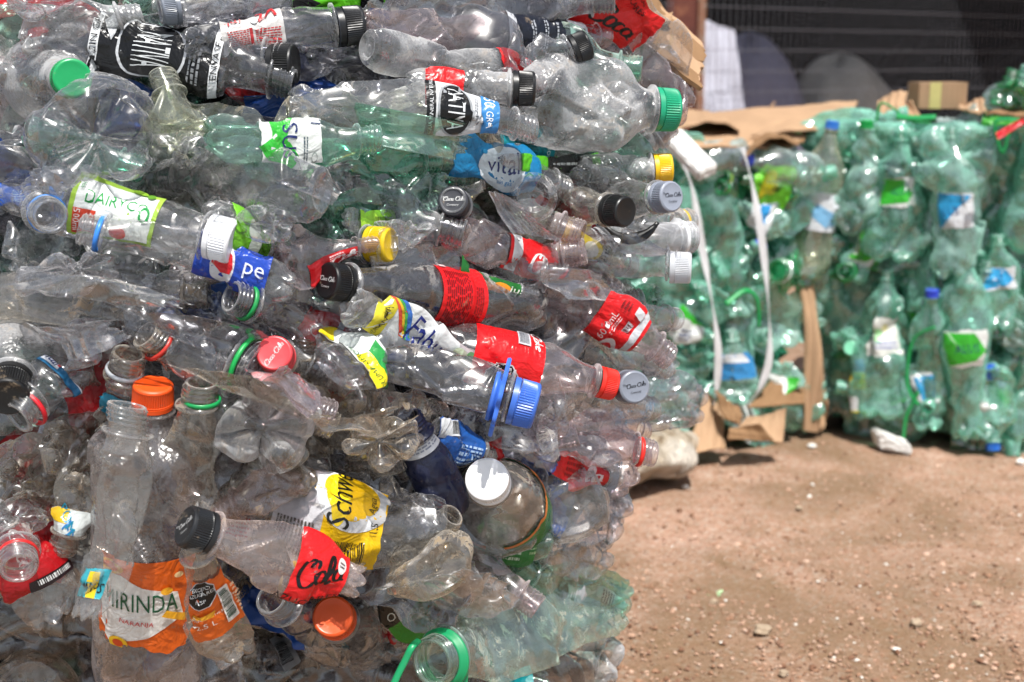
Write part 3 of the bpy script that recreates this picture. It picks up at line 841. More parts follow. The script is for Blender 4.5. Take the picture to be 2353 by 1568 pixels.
# --- middle band
B('bottle with a square white and lime wrapper lettered in green and a white cap', (60, 440, 1), (529, 556, -1), 132, mat=BRIGHT, flat=.22, crumple=.07, nr=.0175, shoulder=.26, cap=cap('#e9eaee', h=.0165), roll=-6,
  wrap=wr(.25, .66, -62, 74, '#a8cf4a', [('rect', .06, .06, .95, .86, '#eef2ee'), ('txt', 'DAIRYCO', .52, .60, .0098, 0, '#1d9a48', 0, .95), ('rect', .06, .06, .32, .42, '#d8462c'), ('txt', '500ml', .11, .26, .0055, -90, '#f4e8e4'), ('ell', .22, .22, .08, .13, '#f0d8d0'), ('ell', .86, .5, .06, .12, '#1d9a48'), ('ell', .86, .5, .035, .07, '#eef2ee'), ('ell', .6, .17, .1, .1, '#c8382c'), ('ell', .72, .9, .09, .06, '#86b030'), ('ell', .86, .86, .05, .06, '#5f9426'), ('lines', .09, .66, .13, .82, 2, '#3f9c58', 1)], dirt=.05), lm='the lime and white square wrapper')
B('blue ringed open neck seen straight on at the left edge', (40, 440, 14), (116, 497, -3), 130, mat=CLR, flat=.2, nr=.0145, ring='#3f8ae0', shoulder=.4, lm='the blue ringed mouth')
B('blue wrapped bottle scrap at the left edge above the blue ringed mouth', (-60, 440, 3), (150, 452, 6), 60, flat=.5, wrap=wr(.1, .62, -80, 80, '#1d62d0', [('lines', .6, .3, .95, .8, 6, '#9cc0ec', 0)]), lm='the blue scrap')
B('crushed bottle with a blue wrapper and red roundel and a blue ringed open mouth', (676, 662, 0), (184, 526, -2), 104, mat=CLR, flat=.35, crumple=.10, nr=.0138, ring='#3a86e2', ribs=8, roll=4, shoulder=.2, taper=.25,
  wrap=wr(.13, .47, -85, 85, '#2148b4', [('ell', .62, .55, .16, .34, '#e9e9ee'), ('poly', [(.47, .55), (.5, .35), (.6, .24), (.72, .3), (.77, .5), (.66, .52), (.55, .5)], '#e9e9ee'), ('poly', [(.48, .52), (.52, .36), (.62, .27), (.73, .34), (.76, .52), (.62, .62), (.5, .62)], '#d8202c'), ('txt', 'pe', .2, .5, .014, 180, '#dfe4f0')], dirt=.3), lm='the blue wrapper with a roundel')
B('lime wrapped bottle with grey print right of the white cap', (462, 512, -2), (640, 590, 5), 128, flat=.12, crumple=.08, petals=5, wrap=wr(.0, .9, -88, 88, '#79c92f', [('ell', .30, .66, .1, .1, '#4c7c24'), ('ell', .30, .66, .085, .08, '#79c92f'), ('bars', .12, .5, .2, .66, '#1c2418', 0), ('ell', .5, .7, .07, .12, '#d4dccc'), ('ell', .56, .5, .07, .14, '#d4dccc'), ('lines', .62, .3, .82, .7, 6, '#33601c', 1), ('rect', .0, 0, .1, 1, '#d2d6d4')]), lm='the lime wrapped bottle')
B('shiny crushed clear bottle bottom beside the lime wrapper', (636, 520, -2), (560, 470, 14), 128, mat=BRIGHT, flat=.3, crumple=.26, petals=4, lm='the shiny crushed bottom')
B('big crumpled clear bottle bottom with a star at the left', (186, 618, -5), (120, 660, 16), 240, mat=BRIGHT, flat=.35, crumple=.24, roll=15, lm='the left star bottom')
B('clear bottle folded over at the left edge under the blue ringed mouth', (20, 600, 2), (210, 540, 8), 130, flat=.5, crumple=.2)
B('long flat clear bottle lying like a sheet across the left side', (-80, 668, 2), (480, 676, 3), 118, mat=DUSTY, flat=.7, crumple=.2, lm='the sheet-like flat bottle')
B('crumpled shiny bottle right of the left star bottom', (230, 640, 1), (470, 650, 4), 110, mat=BRIGHT, flat=.5, crumple=.28)
B('small clear bottle twisted under the blue wrapper with a roundel', (660, 600, 3), (400, 640, 5), 70, mat=PINKISH, flat=.5, crumple=.2)
B('flattened clear bottle with a red white-scripted lower edge', (640, 604, 1), (866, 560, 1), 120, mat=PINKISH, flat=.75, crumple=.12, nr=.007, shoulder=.55, wrap=wr(.25, .97, -88, -18, '#c4161c', [('scr', 'Cola', .55, .5, .014, 8, '#f0e4e4'), ('lines', .3, .6, .5, .9, 3, '#e8b4b4', 0)]), lm='the red lower edge')
B('plain yellow cap in a dark gap', (760, 560, 7), (874, 562, 2), 66, mat=SMOKE_SHADE, flat=.1, cap=cap('#d8b414', h=.02), nr=.0142, lm='the plain yellow cap')
B('clear bottle with a green orange-fruit wrapper pressed to a strip', (858, 560, 1), (1230, 676, 1), 86, mat=BRIGHT, flat=.55, crumple=.2, nr=.006, shoulder=.5,
  wrap=wr(.5, .97, -85, 60, '#1f6a2a', [('poly', [(.1, .3), (.3, .2), (.5, .35), (.55, .6), (.3, .7), (.12, .6)], '#e8821c'), ('ell', .56, .5, .12, .26, '#f0921e'), ('ell', .2, .45, .06, .2, '#f4a63c'), ('txt', 'NARANJA', .34, .62, .006, 0, '#e9ecd8'), ('txt', 'jus', .76, .5, .016, 0, '#eef0e4', .1), ('rect', .9, .3, .96, .7, '#c8402c')]), lm='the fruit wrapper strip')
B('clear crushed bottle bottom with a star above the fruit wrapper', (908, 545, 0), (1010, 500, 10), 128, mat=BRIGHT, flat=.4, crumple=.2, lm='the star above the fruit wrapper')
B('lime printed strip of a bottle under the dark clear scoop', (790, 500, 3), (1010, 506, 5), 44, flat=.7, wrap=wr(.15, .7, -80, 80, '#9fcc3a', [('bars', .3, .25, .62, .7, '#1c2418', 0), ('rect', .68, 0, .8, 1, '#181c18')]), lm='the lime barcode strip')
B('clear crumpled bottle below the dark lettered cap', (860, 500, 5), (1180, 580, 6), 96, mat=BRIGHT, flat=.4, crumple=.2)
B('stubby bottle with a red fine-print wrapper and a glossy black cap', (1230, 712, 4), (757, 646, 0), 138, mat=SMOKE_SHADE, flat=.08, crumple=.05, nr=.0148, cap=cap('#0d0d0f', CC(90, '#c8c8c8'), h=.019), ribs=0, shoulder=.30, roll=2,
  wrap=wr(.36, .575, -84, 84, '#e21a20', [('lines', .35, .16, .92, .88, 13, '#6a0a10', 1), ('rect', .1, .2, .3, .76, '#d4181e'), ('rect', .60, .3, .605, .8, '#23080a'), ('lines', .1, .34, .28, .74, 4, '#8a0e14', 1), ('ell', .9, .92, .05, .04, '#f0d8d8'), ('rect', .78, .04, .92, .1, '#e8d0d0')]), lm='the red fine-print wrapper')
B('clear bottle with drops and a short red collar wrapper', (640, 672, 2), (880, 800, 4), 96, mat=WET, flat=.5, crumple=.2, wrap=wr(.28, .62, -85, 30, '#dc1c22', [('rect', .8, 0, .95, 1, '#d8dade'), ('scr', 'Coc', .5, .5, .01, 0, '#f0e4e4')]), lm='the short red collar')
B('twisted bottle with a white wrapper lettered in navy with a rainbow stripe', (800, 690, -1), (1110, 838, 1), 104, mat=WET, flat=.5, crumple=.18, nr=.007, shoulder=.5, roll=-14,
  wrap=wr(.16, .90, -82, 80, '#e9ecec', [('rect', 0, 0, .14, 1, '#e6d83a'), ('poly', [(.06, 1), (.2, 1), (.36, .4), (.26, .4)], '#e0563c'), ('poly', [(.09, 1), (.2, 1), (.36, .4), (.29, .4)], '#f0c83a'), ('poly', [(.12, 1), (.2, 1), (.36, .4), (.31, .4)], '#4fae50'), ('poly', [(.15, 1), (.2, 1), (.36, .4), (.33, .4)], '#3f74c4'), ('txt', 'Fabu', .48, .52, .024, -12, '#1d2c78', .12, .72), ('txt', 'FRESCO', .62, .16, .0075, -14, '#1f2430', 0, .9), ('txt', 'FRAGANCIA', .08, .42, .005, 90, '#3a3420'), ('ell', .82, .55, .08, .2, '#d6e6c4'), ('ell', .93, .5, .06, .3, '#54b04a')]), lm='the rainbow wrapper')
B('clear cone-like bottle with a green and yellow lime wrapper', (760, 850, 0), (900, 742, 2), 170, mat=BRIGHT, flat=.5, crumple=.16, shoulder=.4, petals=0, roll=10,
  wrap=wr(.08, .62, -80, 84, '#dfe4e0', [('rect', 0, 0, .22, 1, '#2f9440'), ('poly', [(.25, 0), (.62, 0), (.7, .45), (.42, .5), (.28, .35)], '#f0d81c'), ('poly', [(.62, 0), (.95, 0), (.95, .5), (.7, .45)], '#2c9a48'), ('txt', 'SABOR LIMA LIMON', .46, .24, .0058, 90, '#2c6a2c'), ('poly', [(.2, .78), (.6, .84), (.6, 1), (.2, 1)], '#e6cc22')]), lm='the lime cone')
B('open mouthed bottle with a dark green ring tilting up', (860, 800, 5), (530, 682, -1), 110, mat=SMOKE_SHADE, flat=.3, crumple=.12, nr=.0145, ring='#18904a', shoulder=.24, lm='the dark green ring mouth')
B('clear tube-like bottle crossing the gap under the dark green ring', (420, 680, 3), (760, 860, 4), 110, mat=SMOKE_SHADE, flat=.5, crumple=.14)
B('coral red lettered cap facing out of the middle', (700, 900, 16), (631, 813, -2), 130, mat=DUSTY, flat=.1, crumple=.06, nr=.0138, shoulder=.4, cap=cap('#e0444a', [('scr', 'Coca-Cola', .5, .5, .0046, 55, '#f6dada')], h=.02), lm='the coral red cap')
B('dusty brown bottle leaning under the coral red cap', (700, 960, 5), (690, 780, 5), 110, mat=pet('muddy_plastic', tint=(.78, .66, .52), haze=0.154, hazec=(.4, .33, .25), dirt=.7), flat=.2, crumple=.12, lm='the dusty brown bottle')
B('dusty open mouth with a red ring tilting left', (470, 880, 5), (333, 768, 0), 92, mat=DUSTY, flat=.35, nr=.0142, ring='#c0362c', lm='the dusty red ring mouth')
B('wide clear bottle end with a bright green ring', (300, 720, 2), (590, 850, -1), 132, mat=SMOKE_SHADE, flat=.25, crumple=.08, nr=.0235, ring='#17a04c', shoulder=.1, nl=.018, lm='the bright green ring')
B('long dusty flat bottle draped diagonally under the green ring', (380, 790, 1), (770, 980, 2), 96, mat=DUSTY, flat=.85, crumple=.16, lm='the dusty draped bottle')
B('pinkish flat bottle with a narrow red edge print', (560, 850, -1), (760, 950, 1), 110, mat=PINKISH, flat=.8, crumple=.14, wrap=wr(.1, .8, 40, 88, '#d01c22', [('lines', .2, .2, .9, .8, 2, '#f0d0d0', 0)]), lm='the narrow red edge')
B('clear bottle with a red octagon-marked wrapper and an orange-red cap', (1010, 790, 3), (1411, 886, -9), 128, mat=PINKISH, flat=.10, crumple=.06, nr=.0135, cap=cap('#e6291c', h=.018), shoulder=.30, roll=0,
  wrap=wr(.16, .545, -86, 82, '#e3141a', [('oct', .46, .26, .0185, '#d8dade'), ('oct', .46, .26, .0172, BLK), ('txt', 'AZUCAR', .42, .28, .0055, -75, '#e8e8e8'), ('txt', 'EXCESO', .56, .28, .005, -75, '#e8e8e8'), ('scr', 'Coke', .88, .84, .010, -80, '#f6e6e6'), ('rect', .58, .72, .76, .96, '#c4c6cc'), ('bars', .6, .74, .74, .94, '#55585f', 0)]), lm='the octagon-marked red wrapper')
B('grey lettered cap right of the orange-red cap', (1330, 880, 9), (1458, 890, -12), 74, flat=.2, nr=.0145, cap=cap('#7d828e', CC(-75, '#202228')), lm='the grey cap right of the orange-red one')
B('clear bottle end holding an orange crumb', (1560, 890, 4), (1400, 870, 10), 84, mat=BRIGHT, flat=.3, crumple=.2, lm='the orange crumb end')
B('large shiny crumpled bottle bottom jutting out to the right', (1612, 930, 5), (1400, 910, 12), 124, mat=BRIGHT, flat=.15, crumple=.24, lm='the large jutting bottom')
B('bottle with a blue cap and a flower-shaped blue handle', (850, 836, 1), (1214, 930, -12), 124, mat=SMOKE_SHADE, flat=.25, crumple=.10, nr=.0188, shoulder=.14, nl=.022, cap=cap('#3a68c4', h=.0165), lm='the blue flower handle')
B('crumpled shiny clear bottle below the orange-red cap', (1190, 930, 1), (1500, 940, 4), 122, mat=BRIGHT, flat=.5, crumple=.26, lm='the shiny bottle below the orange-red cap')
B('crushed bottle with a red ringed open mouth and crumpled red wrapper', (1220, 1000, 2), (1504, 1044, -9), 108, mat=PINKISH, flat=.45, crumple=.22, ring='#e2281f', nr=.0135, lm='the red ringed mouth at right')
B('crumpled red wrapped bottle scrap under the red ringed mouth', (1180, 1012, 2), (1420, 1104, 1), 74, flat=.6, crumple=.25, nr=.008, wrap=wr(.38, .9, -80, 80, '#cf1a20', [('scr', 'la', .7, .5, .02, 10, '#f0dada'), ('lines', .2, .25, .5, .8, 4, '#8c0e12', 0)], torn=.08), lm='the crumpled red scrap')
B('clear bottle lying below the crumbed end with a pink tint', (1250, 960, 6), (1480, 990, 7), 90, mat=PINKISH, flat=.3, crumple=.2)

# --- left lower middle
B('crumpled clear bottle bottom with a small knob above the upright ringed neck', (200, 786, -2), (120, 770, 14), 160, mat=BRIGHT, flat=.4, crumple=.3, petals=4, lm='the knobbed bottom')
B('clear bottle strip under the sheet-like flat bottle', (-40, 730, 3), (300, 724, 5), 80, mat=CLR, flat=.5, crumple=.2)
B('misted bottle with a dusty black cap at the left edge', (60, 740, 8), (20, 900, -2), 190, mat=WET, flat=.15, crumple=.06, nr=.0165, shoulder=.3, cap=cap('#101011', h=.022, dirt=.35), lm='the dusty black cap')
B('crumpled bottle with a blue white-lettered wrapper and a red ringed open mouth', (190, 850, 3), (40, 962, -2), 150, mat=CLR, flat=.3, crumple=.14, nr=.0150, ring='#d0202c', shoulder=.3, roll=-10,
  wrap=wr(.0, .36, -85, 86, '#2a6f9c', [('poly', [(.35, 0), (.9, .1), (.9, .42), (.35, .34)], '#e4e8ee'), ('poly', [(.2, .66), (.7, .6), (.8, 1), (.3, 1)], '#e4e8ee'), ('txt', 'Vital', .62, .2, .011, 84, '#24306c'), ('txt', 'vita', .5, .82, .011, 84, '#24306c'), ('rect', .3, .37, .8, .41, '#d03038')]), lm='the blue wrapper with white panels')
B('upright clear neck with a milky ring above a teal wrapper', (250, 1000, 4), (296, 812, 0), 150, mat=DUSTY, flat=.5, crumple=.16, ring='#d8dbe0', nr=.0145, shoulder=.3, nl=.026,
  wrap=wr(.22, .54, -70, 80, '#1f88a8', [('txt', 'itale', .56, .45, .010, -90, '#d8eaf0', .2), ('txt', 'in gas', .34, .6, .0055, -90, '#cfe4ec'), ('txt', '625ml', .1, .3, .006, -90, '#0e5066')], torn=.12), lm='the milky ringed neck')
B('open clear neck on a tall twisted flat bottle', (190, 1424, -23), (292, 930, -6), 150, mat=pet('greyed_plastic', tint=(.88, .88, .87), haze=0.084, hazec=(.56, .55, .54), dirt=.12), flat=.66, crumple=.13, nr=.0165, nl=.026, shoulder=.22, bend=(-.012, 0), twist=.5, taper=.55,
  wrap=wr(.04, .25, -20, 64, '#3aa4b4', [('poly', [(.3, .2), (.9, .3), (.9, .62), (.3, .5)], '#e6c520'), ('txt', 'Schw', .56, .4, .009, 90, '#1a1a1a', .2)], torn=.05), lm='the tall twisted bottle')
B('big upright bottle with an orange cap and a torn orange wrapper', (336, 1600, -9), (352, 890, 0), 258, mat=pet('rosy_plastic', tint=(.88, .84, .83), haze=0.091, hazec=(.50, .45, .44), dirt=.10, drops=.1), flat=.05, crumple=.05, nr=.0155, shoulder=.11, cap=cap('#f0551a', h=.018), petals=5,
  wrap=wr(.26, .56, -50, 62, '#e8661c', [('poly', [(.3, .98), (.84, .98), (.84, .68), (.74, .5), (.66, .2), (.40, .14), (.2, .45), (.1, .8)], '#ece9e4'), ('ell', .9, .8, .06, .14, '#f0b022'), ('ell', .9, .8, .035, .09, '#e8661c'), ('ell', .82, .92, .05, .08, '#f0b022'), ('txt', 'MIRINDA', .58, .52, .019, -92, '#1d5a3c', -.08, .60), ('txt', 'NARANJA', .36, .54, .0062, -96, '#c8242c'), ('ell', .12, .7, .07, .09, '#f4c01c'), ('ell', .12, .7, .04, .05, '#d84a14'), ('ell', .7, .3, .04, .05, '#f6b42a'), ('ell', .85, .2, .03, .04, '#f6d8a0'), ('poly', [(.4, .1), (.5, .3), (.44, .34), (.34, .14)], '#f6b42a')], torn=.13, sides='acd'), lm='the orange cap')
B('orange wrapper remnant bottle with a black octagon and barcode', (548, 1500, -20), (450, 1226, -6), 116, mat=DUSTY, flat=.4, crumple=.1,
  wrap=wr(.26, .74, -74, 62, '#ea6a1e', [('oct', .76, .72, .0165, '#d8dade'), ('oct', .76, .72, .0154, BLK), ('txt', 'AZUCARES', .77, .72, .0042, -90, '#eceef0'), ('txt', 'EXCESO', .85, .72, .0040, -90, '#eceef0'), ('txt', 'MSP', .67, .72, .0036, -90, '#eceef0'), ('rect', .18, .2, .72, .44, '#e6e4e0'), ('bars', .24, .24, .68, .42, '#1f4a34', 0), ('txt', '2,5 L', .30, .72, .0062, -90, '#f4ece0'), ('txt', 'CONTENIDO NETO', .42, .72, .0028, -90, '#f4ece0'), ('poly', [(.4, .6), (.5, .55), (.46, .9), (.42, .95)], '#f4b028'), ('lines', .2, .04, .7, .16, 8, '#f8d8b8', 1)], torn=.08), lm='the black octagon on orange')
B('open clear neck with a green ring on a slim dusty bottle', (456, 1180, 3), (464, 878, -2), 112, mat=DUSTY, flat=.6, crumple=.16, ring='#159a52', nr=.0145, shoulder=.3, nl=.024, lm='the slim green ringed bottle')
B('wide misted star bottom with two dents over amber drops', (606, 985, -3), (570, 940, 16), 230, mat=WET, flat=.12, crumple=.16, seed=77, lm='the misted star bottom')
B('crumpled dusty bottle below the misted star bottom', (700, 1060, 1), (520, 1150, 6), 150, mat=DUSTY, flat=.5, crumple=.26)
B('ribbed pinkish bottle pointing down left of the yellow wrapper', (700, 1110, 1), (500, 1190, 3), 100, mat=pet('rose_dusty', tint=(.9, .83, .8), haze=0.140, hazec=(.58, .48, .46), dirt=.25), flat=.4, ribs=7, crumple=.12, lm='the ribbed pinkish bottle')
B('bottle scrap with a white red-lettered wrapper above the dirty black cap', (430, 1170, 5), (640, 1210, 7), 80, flat=.5, wrap=wr(.1, .75, -80, 80, '#d8cfce', [('scr', 'Ce', .25, .5, .02, 0, '#c0222a'), ('lines', .5, .2, .9, .8, 6, '#b03038', 0)]), lm='the white red-lettered scrap')
B('crumpled clear star bottom with a brown twig left of the dark navy can', (870, 1012, -3), (880, 1060, 14), 200, mat=DUSTY, flat=.25, crumple=.24, seed=91, lm='the star bottom above the yellow wrapper')
B('dusty clear bottle bottom over a dark gap under the twisted white wrapper', (850, 940, 1), (1010, 950, 8), 120, mat=DUSTY, flat=.5, crumple=.24)
B('big bottle with a yellow and silver wrapper lettered in black script', (1010, 1230, 1), (560, 1150, 5), 224, mat=CLR, flat=.2, crumple=.1, shoulder=.2, petals=0, roll=6,
  wrap=wr(.30, .86, -74, 68, '#f4c416', [('rect', .60, 0, 1, 1, '#c6c4c8'), ('ell', .34, .24, .36, .30, '#dcdee2', 0), ('ell', .36, .22, .26, .24, '#f4c416', 0), ('ell', .47, .26, .09, .25, '#f8d81e', 0), ('txt', 'Schwe', .47, .25, .023, -90, '#1a1a14', .22, .72), ('txt', 'Agua', .16, .28, .0095, -90, '#5a4a14', .3), ('lines', .66, .52, .96, .94, 11, '#57534f', 1), ('bars', .18, .62, .46, .80, '#1c1a16', 0), ('txt', '1,5', .13, .48, .0085, -90, '#1a1a14'), ('ell', .54, .64, .05, .05, '#ece4c4'), ('ell', .54, .64, .03, .03, '#f4c416'), ('ell', .26, .92, .05, .035, '#d0d0d0'), ('ell', .14, .92, .05, .035, '#d0d0d0'), ('lines', .3, .86, .5, .96, 3, '#a08420', 1)], torn=.05, sides='a', dirt=.06), lm='the yellow and silver wrapper')
B('crumpled clear bottle end right of the yellow and silver wrapper', (990, 1180, -1), (820, 1200, 10), 180, mat=BRIGHT, flat=.35, crumple=.28, lm='the crumpled end by the yellow wrapper')
B('navy blue can-like bottle with a white shoulder leaning right', (1040, 1180, 4), (930, 960, 3), 110, cat='bottle', mat=NAVYC, flat=.1, crumple=.04, nr=.016, petals=0, wrap=wr(.68, .86, -88, 88, '#d8dade', [('lines', .2, .1, .8, .9, 4, '#8a90a0', 1)]), lm='the navy bottle')
B('crumpled bottle scrap with a bright blue wrapper and a barcode', (970, 1010, 2), (1120, 1050, 6), 110, flat=.5, crumple=.2, wrap=wr(.05, .8, -80, 80, '#1c56a4', [('rect', .1, .55, .55, .95, '#d8dce0'), ('bars', .42, .6, .56, .9, BLK, 0), ('lines', .6, .1, .95, .5, 4, '#a8c4e4', 0)]), lm='the blue wrapper with a barcode')
B('red bottle scrap with white script under the flower-shaped handle', (1150, 1090, 6), (1120, 960, 5), 74, flat=.4, wrap=wr(.2, .8, -85, 85, '#d21a22', [('scr', 'la', .5, .5, .018, -90, '#f2e0e0')]), lm='the red script scrap')
B('big clear bottle with a white cap facing out over a green wrapper', (1186, 1238, 22), (1120, 1104, -5), 212, mat=DUSTY, flat=.02, crumple=.04, nr=.0172, cap=cap('#f1f1f2', h=.016, k=1.05), shoulder=.32, petals=0, nl=.02,
  wrap=wr(.32, .66, -180, 179, '#2a7a34', [('txt', 'S', .5, .47, .016, 90, '#e8ece4'), ('lines', .3, .5, .7, .62, 5, '#a9c49c', 0), ('rect', .93, 0, 1, 1, '#d8782c')], torn=.04), lm='the big white cap')
B('green bottle wrapped in printed film under the white capped bottle', (1262, 1240, 5), (1060, 1214, 10), 140, mat=GREENISH, flat=.2, crumple=.08, petals=0, wrap=wr(.0, .9, -89, 89, '#2f7f38', [('txt', 'S', .82, .40, .024, 180, '#e8ece4'), ('lines', .40, .30, .66, .8, 6, '#cfe0c4', 0), ('rect', 0, 0, .06, 1, '#d8782c'), ('lines', .1, .4, .3, .7, 5, '#b4cf9c', 0)]), lm='the green printed wrapper')
B('square clear bottle bottom with brown stains at the right', (1330, 1172, 0), (1250, 1120, 16), 170, mat=pet('stained_plastic', tint=(.9, .88, .85), haze=0.126, dirt=.5), flat=.08, crumple=.09, petals=0, sq=.5, roll=20, lm='the square stained bottom')
B('crushed clear bottle end behind the square stained bottom', (1436, 1190, 4), (1330, 1110, 12), 150, mat=BRIGHT, flat=.45, crumple=.2, lm='the end behind the square bottom')
B('small open mouth left of the white capped bottle', (960, 1260, 5), (1040, 1184, -1), 96, mat=DUSTY, flat=.3, nr=.0118, lm='the small open mouth')
B('oval clear bottle bottom caked with tan dirt', (1012, 1306, -7), (900, 1290, 6), 190, mat=pet('mud_caked_plastic', tint=(.88, .84, .77), haze=0.126, hazec=(.55, .5, .43), dirt=.55, dirtc=(.44, .33, .21)), flat=.3, crumple=.13, petals=0, roll=-50, sq=.3, lm='the dirt-caked bottom')
B('dented bottle with a dirty black lettered cap and a red black-script wrapper', (828, 1342, -9), (436, 1212, -6), 132, mat=pet('rosy_dusty', tint=(.93, .88, .86), haze=0.140, hazec=(.66, .56, .54), dirt=.22), flat=.4, crumple=.12, nr=.0158, cap=cap('#1c1d20', CC(125, '#cfcfcf'), h=.019, dirt=.28), shoulder=.34, pinch=((.1, .45, .12),),
  wrap=wr(.10, .42, -86, 86, '#dd1d20', [('scr', 'Cola', .5, .5, .019, 200, BLK), ('ell', .2, .35, .09, .12, '#e4dedc'), ('lines', .15, .3, .25, .4, 2, '#301014', 0), ('txt', 'AZUCARES', .62, .9, .009, 180, '#18080a')]), lm='the dirty black cap')
B('flat dusty bottle piece under the dented black capped bottle', (900, 1330, 3), (640, 1360, 5), 70, mat=DUSTY, flat=.7, crumple=.25)
B('red wrapped bottle in the shade with a red ringed open mouth', (30, 1180, 4), (44, 1306, -8), 150, mat=CLR, flat=.3, nr=.0155, ring='#cc2a2a', shoulder=.5, lm='the red ringed mouth in the shade')
B('crushed red wrapper bottle with white script at the left edge', (120, 1430, -14), (-20, 1160, 1), 116, flat=.5, crumple=.14, nr=.01, shoulder=.3, wrap=wr(.3, .92, -88, 88, '#b4141c', [('scr', 'Coca', .5, .5, .018, 180, '#eedada'), ('lines', .5, .1, .9, .3, 4, '#e8b0b0', 0), ('rect', .0, 0, .12, .6, '#201014'), ('bars', .04, .1, .1, .5, '#d8d8d8', 1)]), lm='the shaded red wrapper')
B('crumpled clear bottle above the shaded red wrapper', (40, 1120, 2), (190, 1180, 8), 130, mat=DUSTY, flat=.4, crumple=.28)
B('bottle with a white yellow and blue wrapper in the shade', (190, 1080, 4), (140, 1270, 4), 110, mat=DUSTY, flat=.45, crumple=.2, wrap=wr(.45, .95, -80, 80, '#cdd3d2', [('rect', 0, 0, .3, .4, '#d8b020'), ('txt', 'FRI', .5, .5, .012, 40, '#2a78b4'), ('txt', 'POM', .2, .4, .01, 40, '#1c86a4'), ('txt', 'SA', .8, .5, .012, 40, '#181a24'), ('poly', [(.7, 0), (1, 0), (1, .4)], '#e0a020')]), lm='the white and yellow wrapper')
B('crumpled clear bottle below the blue wrapper with white panels', (110, 1000, 3), (230, 1060, 6), 170, mat=DUSTY, flat=.4, crumple=.24)
B('lower left clear bottle lying in shade below the red ringed mouth', (-60, 1480, 3), (230, 1470, 6), 130, mat=SMOKE_SHADE, flat=.3, crumple=.14)
B('domed dusty bottle bottom at the bottom left corner', (70, 1590, -2), (110, 1640, 16), 210, mat=DUSTY, flat=.1, crumple=.06, petals=0, lm='the domed bottom corner')
B('shaded clear bottle right of the domed bottom', (180, 1560, 4), (460, 1530, 8), 150, mat=SMOKE_SHADE, flat=.3, crumple=.12)
B('dark clear bottle bottom below the black octagon wrapper', (500, 1470, 3), (560, 1440, 16), 140, mat=SMOKE_SHADE, flat=.2, crumple=.16)
B('flat clear bottle flap hanging behind the octagon wrapper', (470, 1330, 7), (600, 1420, 9), 110, mat=DUSTY, flat=.5, crumple=.12)

# --- bottom right
B('lobed clear bottle bottom above the big pale green bottle', (1170, 1352, -2), (960, 1336, 8), 150, mat=pet('greyed_plastic'), flat=.3, crumple=.16, seed=33, lm='the lobed bottom')
B('crushed pale green bottle at the right bottom edge', (1440, 1370, 4), (1190, 1290, 6), 170, mat=GREENISH, flat=.7, crumple=.11, bend=(.02, 0), lm='the crushed pale green bottle')
B('clear bottle under the square bottom with a grey tint', (1400, 1270, 4), (1200, 1260, 8), 110, mat=CLR, flat=.5, crumple=.2)
B('white bottle end pressed against the pale green plastic', (1432, 1392, 3), (1290, 1360, 5), 62, mat=solid('white_bottle_plastic', hexc('d8dadc'), .4, .15, bump=.2), flat=.3, crumple=.08, petals=0, wrap=wr(.1, .5, -70, 70, '#d8dadc', [('lines', .2, .2, .8, .8, 5, '#50586a', 1)]), lm='the white bottle end')
B('big pale green bottle with a green ringed wide mouth', (1424, 1386, 5), (992, 1522, -14), 190, mat=pet('dusty_green_plastic', tint=(.78, .93, .87), haze=0.06, hazec=(.5, .63, .58), dirt=.16, dirtc=(.48, .38, .26)), flat=.5, crumple=.075, nr=.0225, nl=.024, ring=None, shoulder=.16, bend=(-.01, 0), lm='the green ringed wide mouth')
B('misted star bottom with two dents at the bottom right', (1396, 1492, 0), (1260, 1530, 14), 160, mat=WET, flat=.12, crumple=.2, seed=58, lm='the misted bottom right star')
B('dull orange cap in the shade', (840, 1490, 8), (766, 1418, -9), 150, mat=SMOKE_SHADE, flat=.1, crumple=.05, nr=.0172, shoulder=.4, cap=cap('#d8521c', h=.018), lm='the dull orange cap')
B('shaded open mouth left of the dull orange cap', (800, 1520, -6), (622, 1376, -6), 96, mat=SMOKE_SHADE, flat=.4, nr=.0155, shoulder=.3, taper=.4, wrap=wr(.06, .5, -88, -30, '#14a0b4', []), lm='the shaded open mouth')
B('shaded clear bottle with a small barcode under the open mouth', (600, 1540, 4), (740, 1470, 8), 100, mat=SMOKE_SHADE, flat=.4, wrap=wr(.1, .5, -50, 50, '#8a8c90', [('bars', .2, .2, .8, .8, '#1c1c20', 1)]), lm='the small shaded barcode')
B('bottle with a black and green wrapper in the shade', (1000, 1440, 0), (840, 1340, 0), 150, flat=.3, crumple=.12, wrap=wr(.05, .9, -84, 84, '#2f8a24', [('poly', [(.55, 0), (1, 0), (1, 1), (.45, 1)], '#0f1210'), ('txt', 'TORO', .62, .55, .011, 90, '#c8ccc8'), ('txt', 'AS', .82, .6, .010, 90, '#aab0aa'), ('poly', [(.1, .3), (.3, .2), (.34, .4), (.2, .5)], '#101410')]), lm='the black and green wrapper')
B('teal bottle shoulder with a blue scrap right of the dirt-caked bottom', (980, 1350, 4), (780, 1374, 7), 60, flat=.4, wrap=[wr(.1, .5, -85, 85, '#1f8c98', [])], lm='the teal shoulder')
B('clear bottle crumpled right of the dull orange cap', (920, 1500, 3), (830, 1400, 6), 150, mat=SMOKE_SHADE, flat=.5, crumple=.24)
B('turquoise wrapped bottle peeking out at the bottom edge', (1260, 1580, 2), (1090, 1580, 6), 90, flat=.3, wrap=wr(.05, .7, -85, 85, '#1c9cac', [('txt', 'o', .4, .6, .012, 180, '#0c3c64')]), lm='the turquoise wrapper')
B('clear bottle with an orange strip at the bottom edge', (1010, 1600, 5), (1200, 1560, 7), 110, mat=DUSTY, flat=.4, wrap=wr(.44, .52, -85, 85, '#e0561c', []), lm='the orange strip')
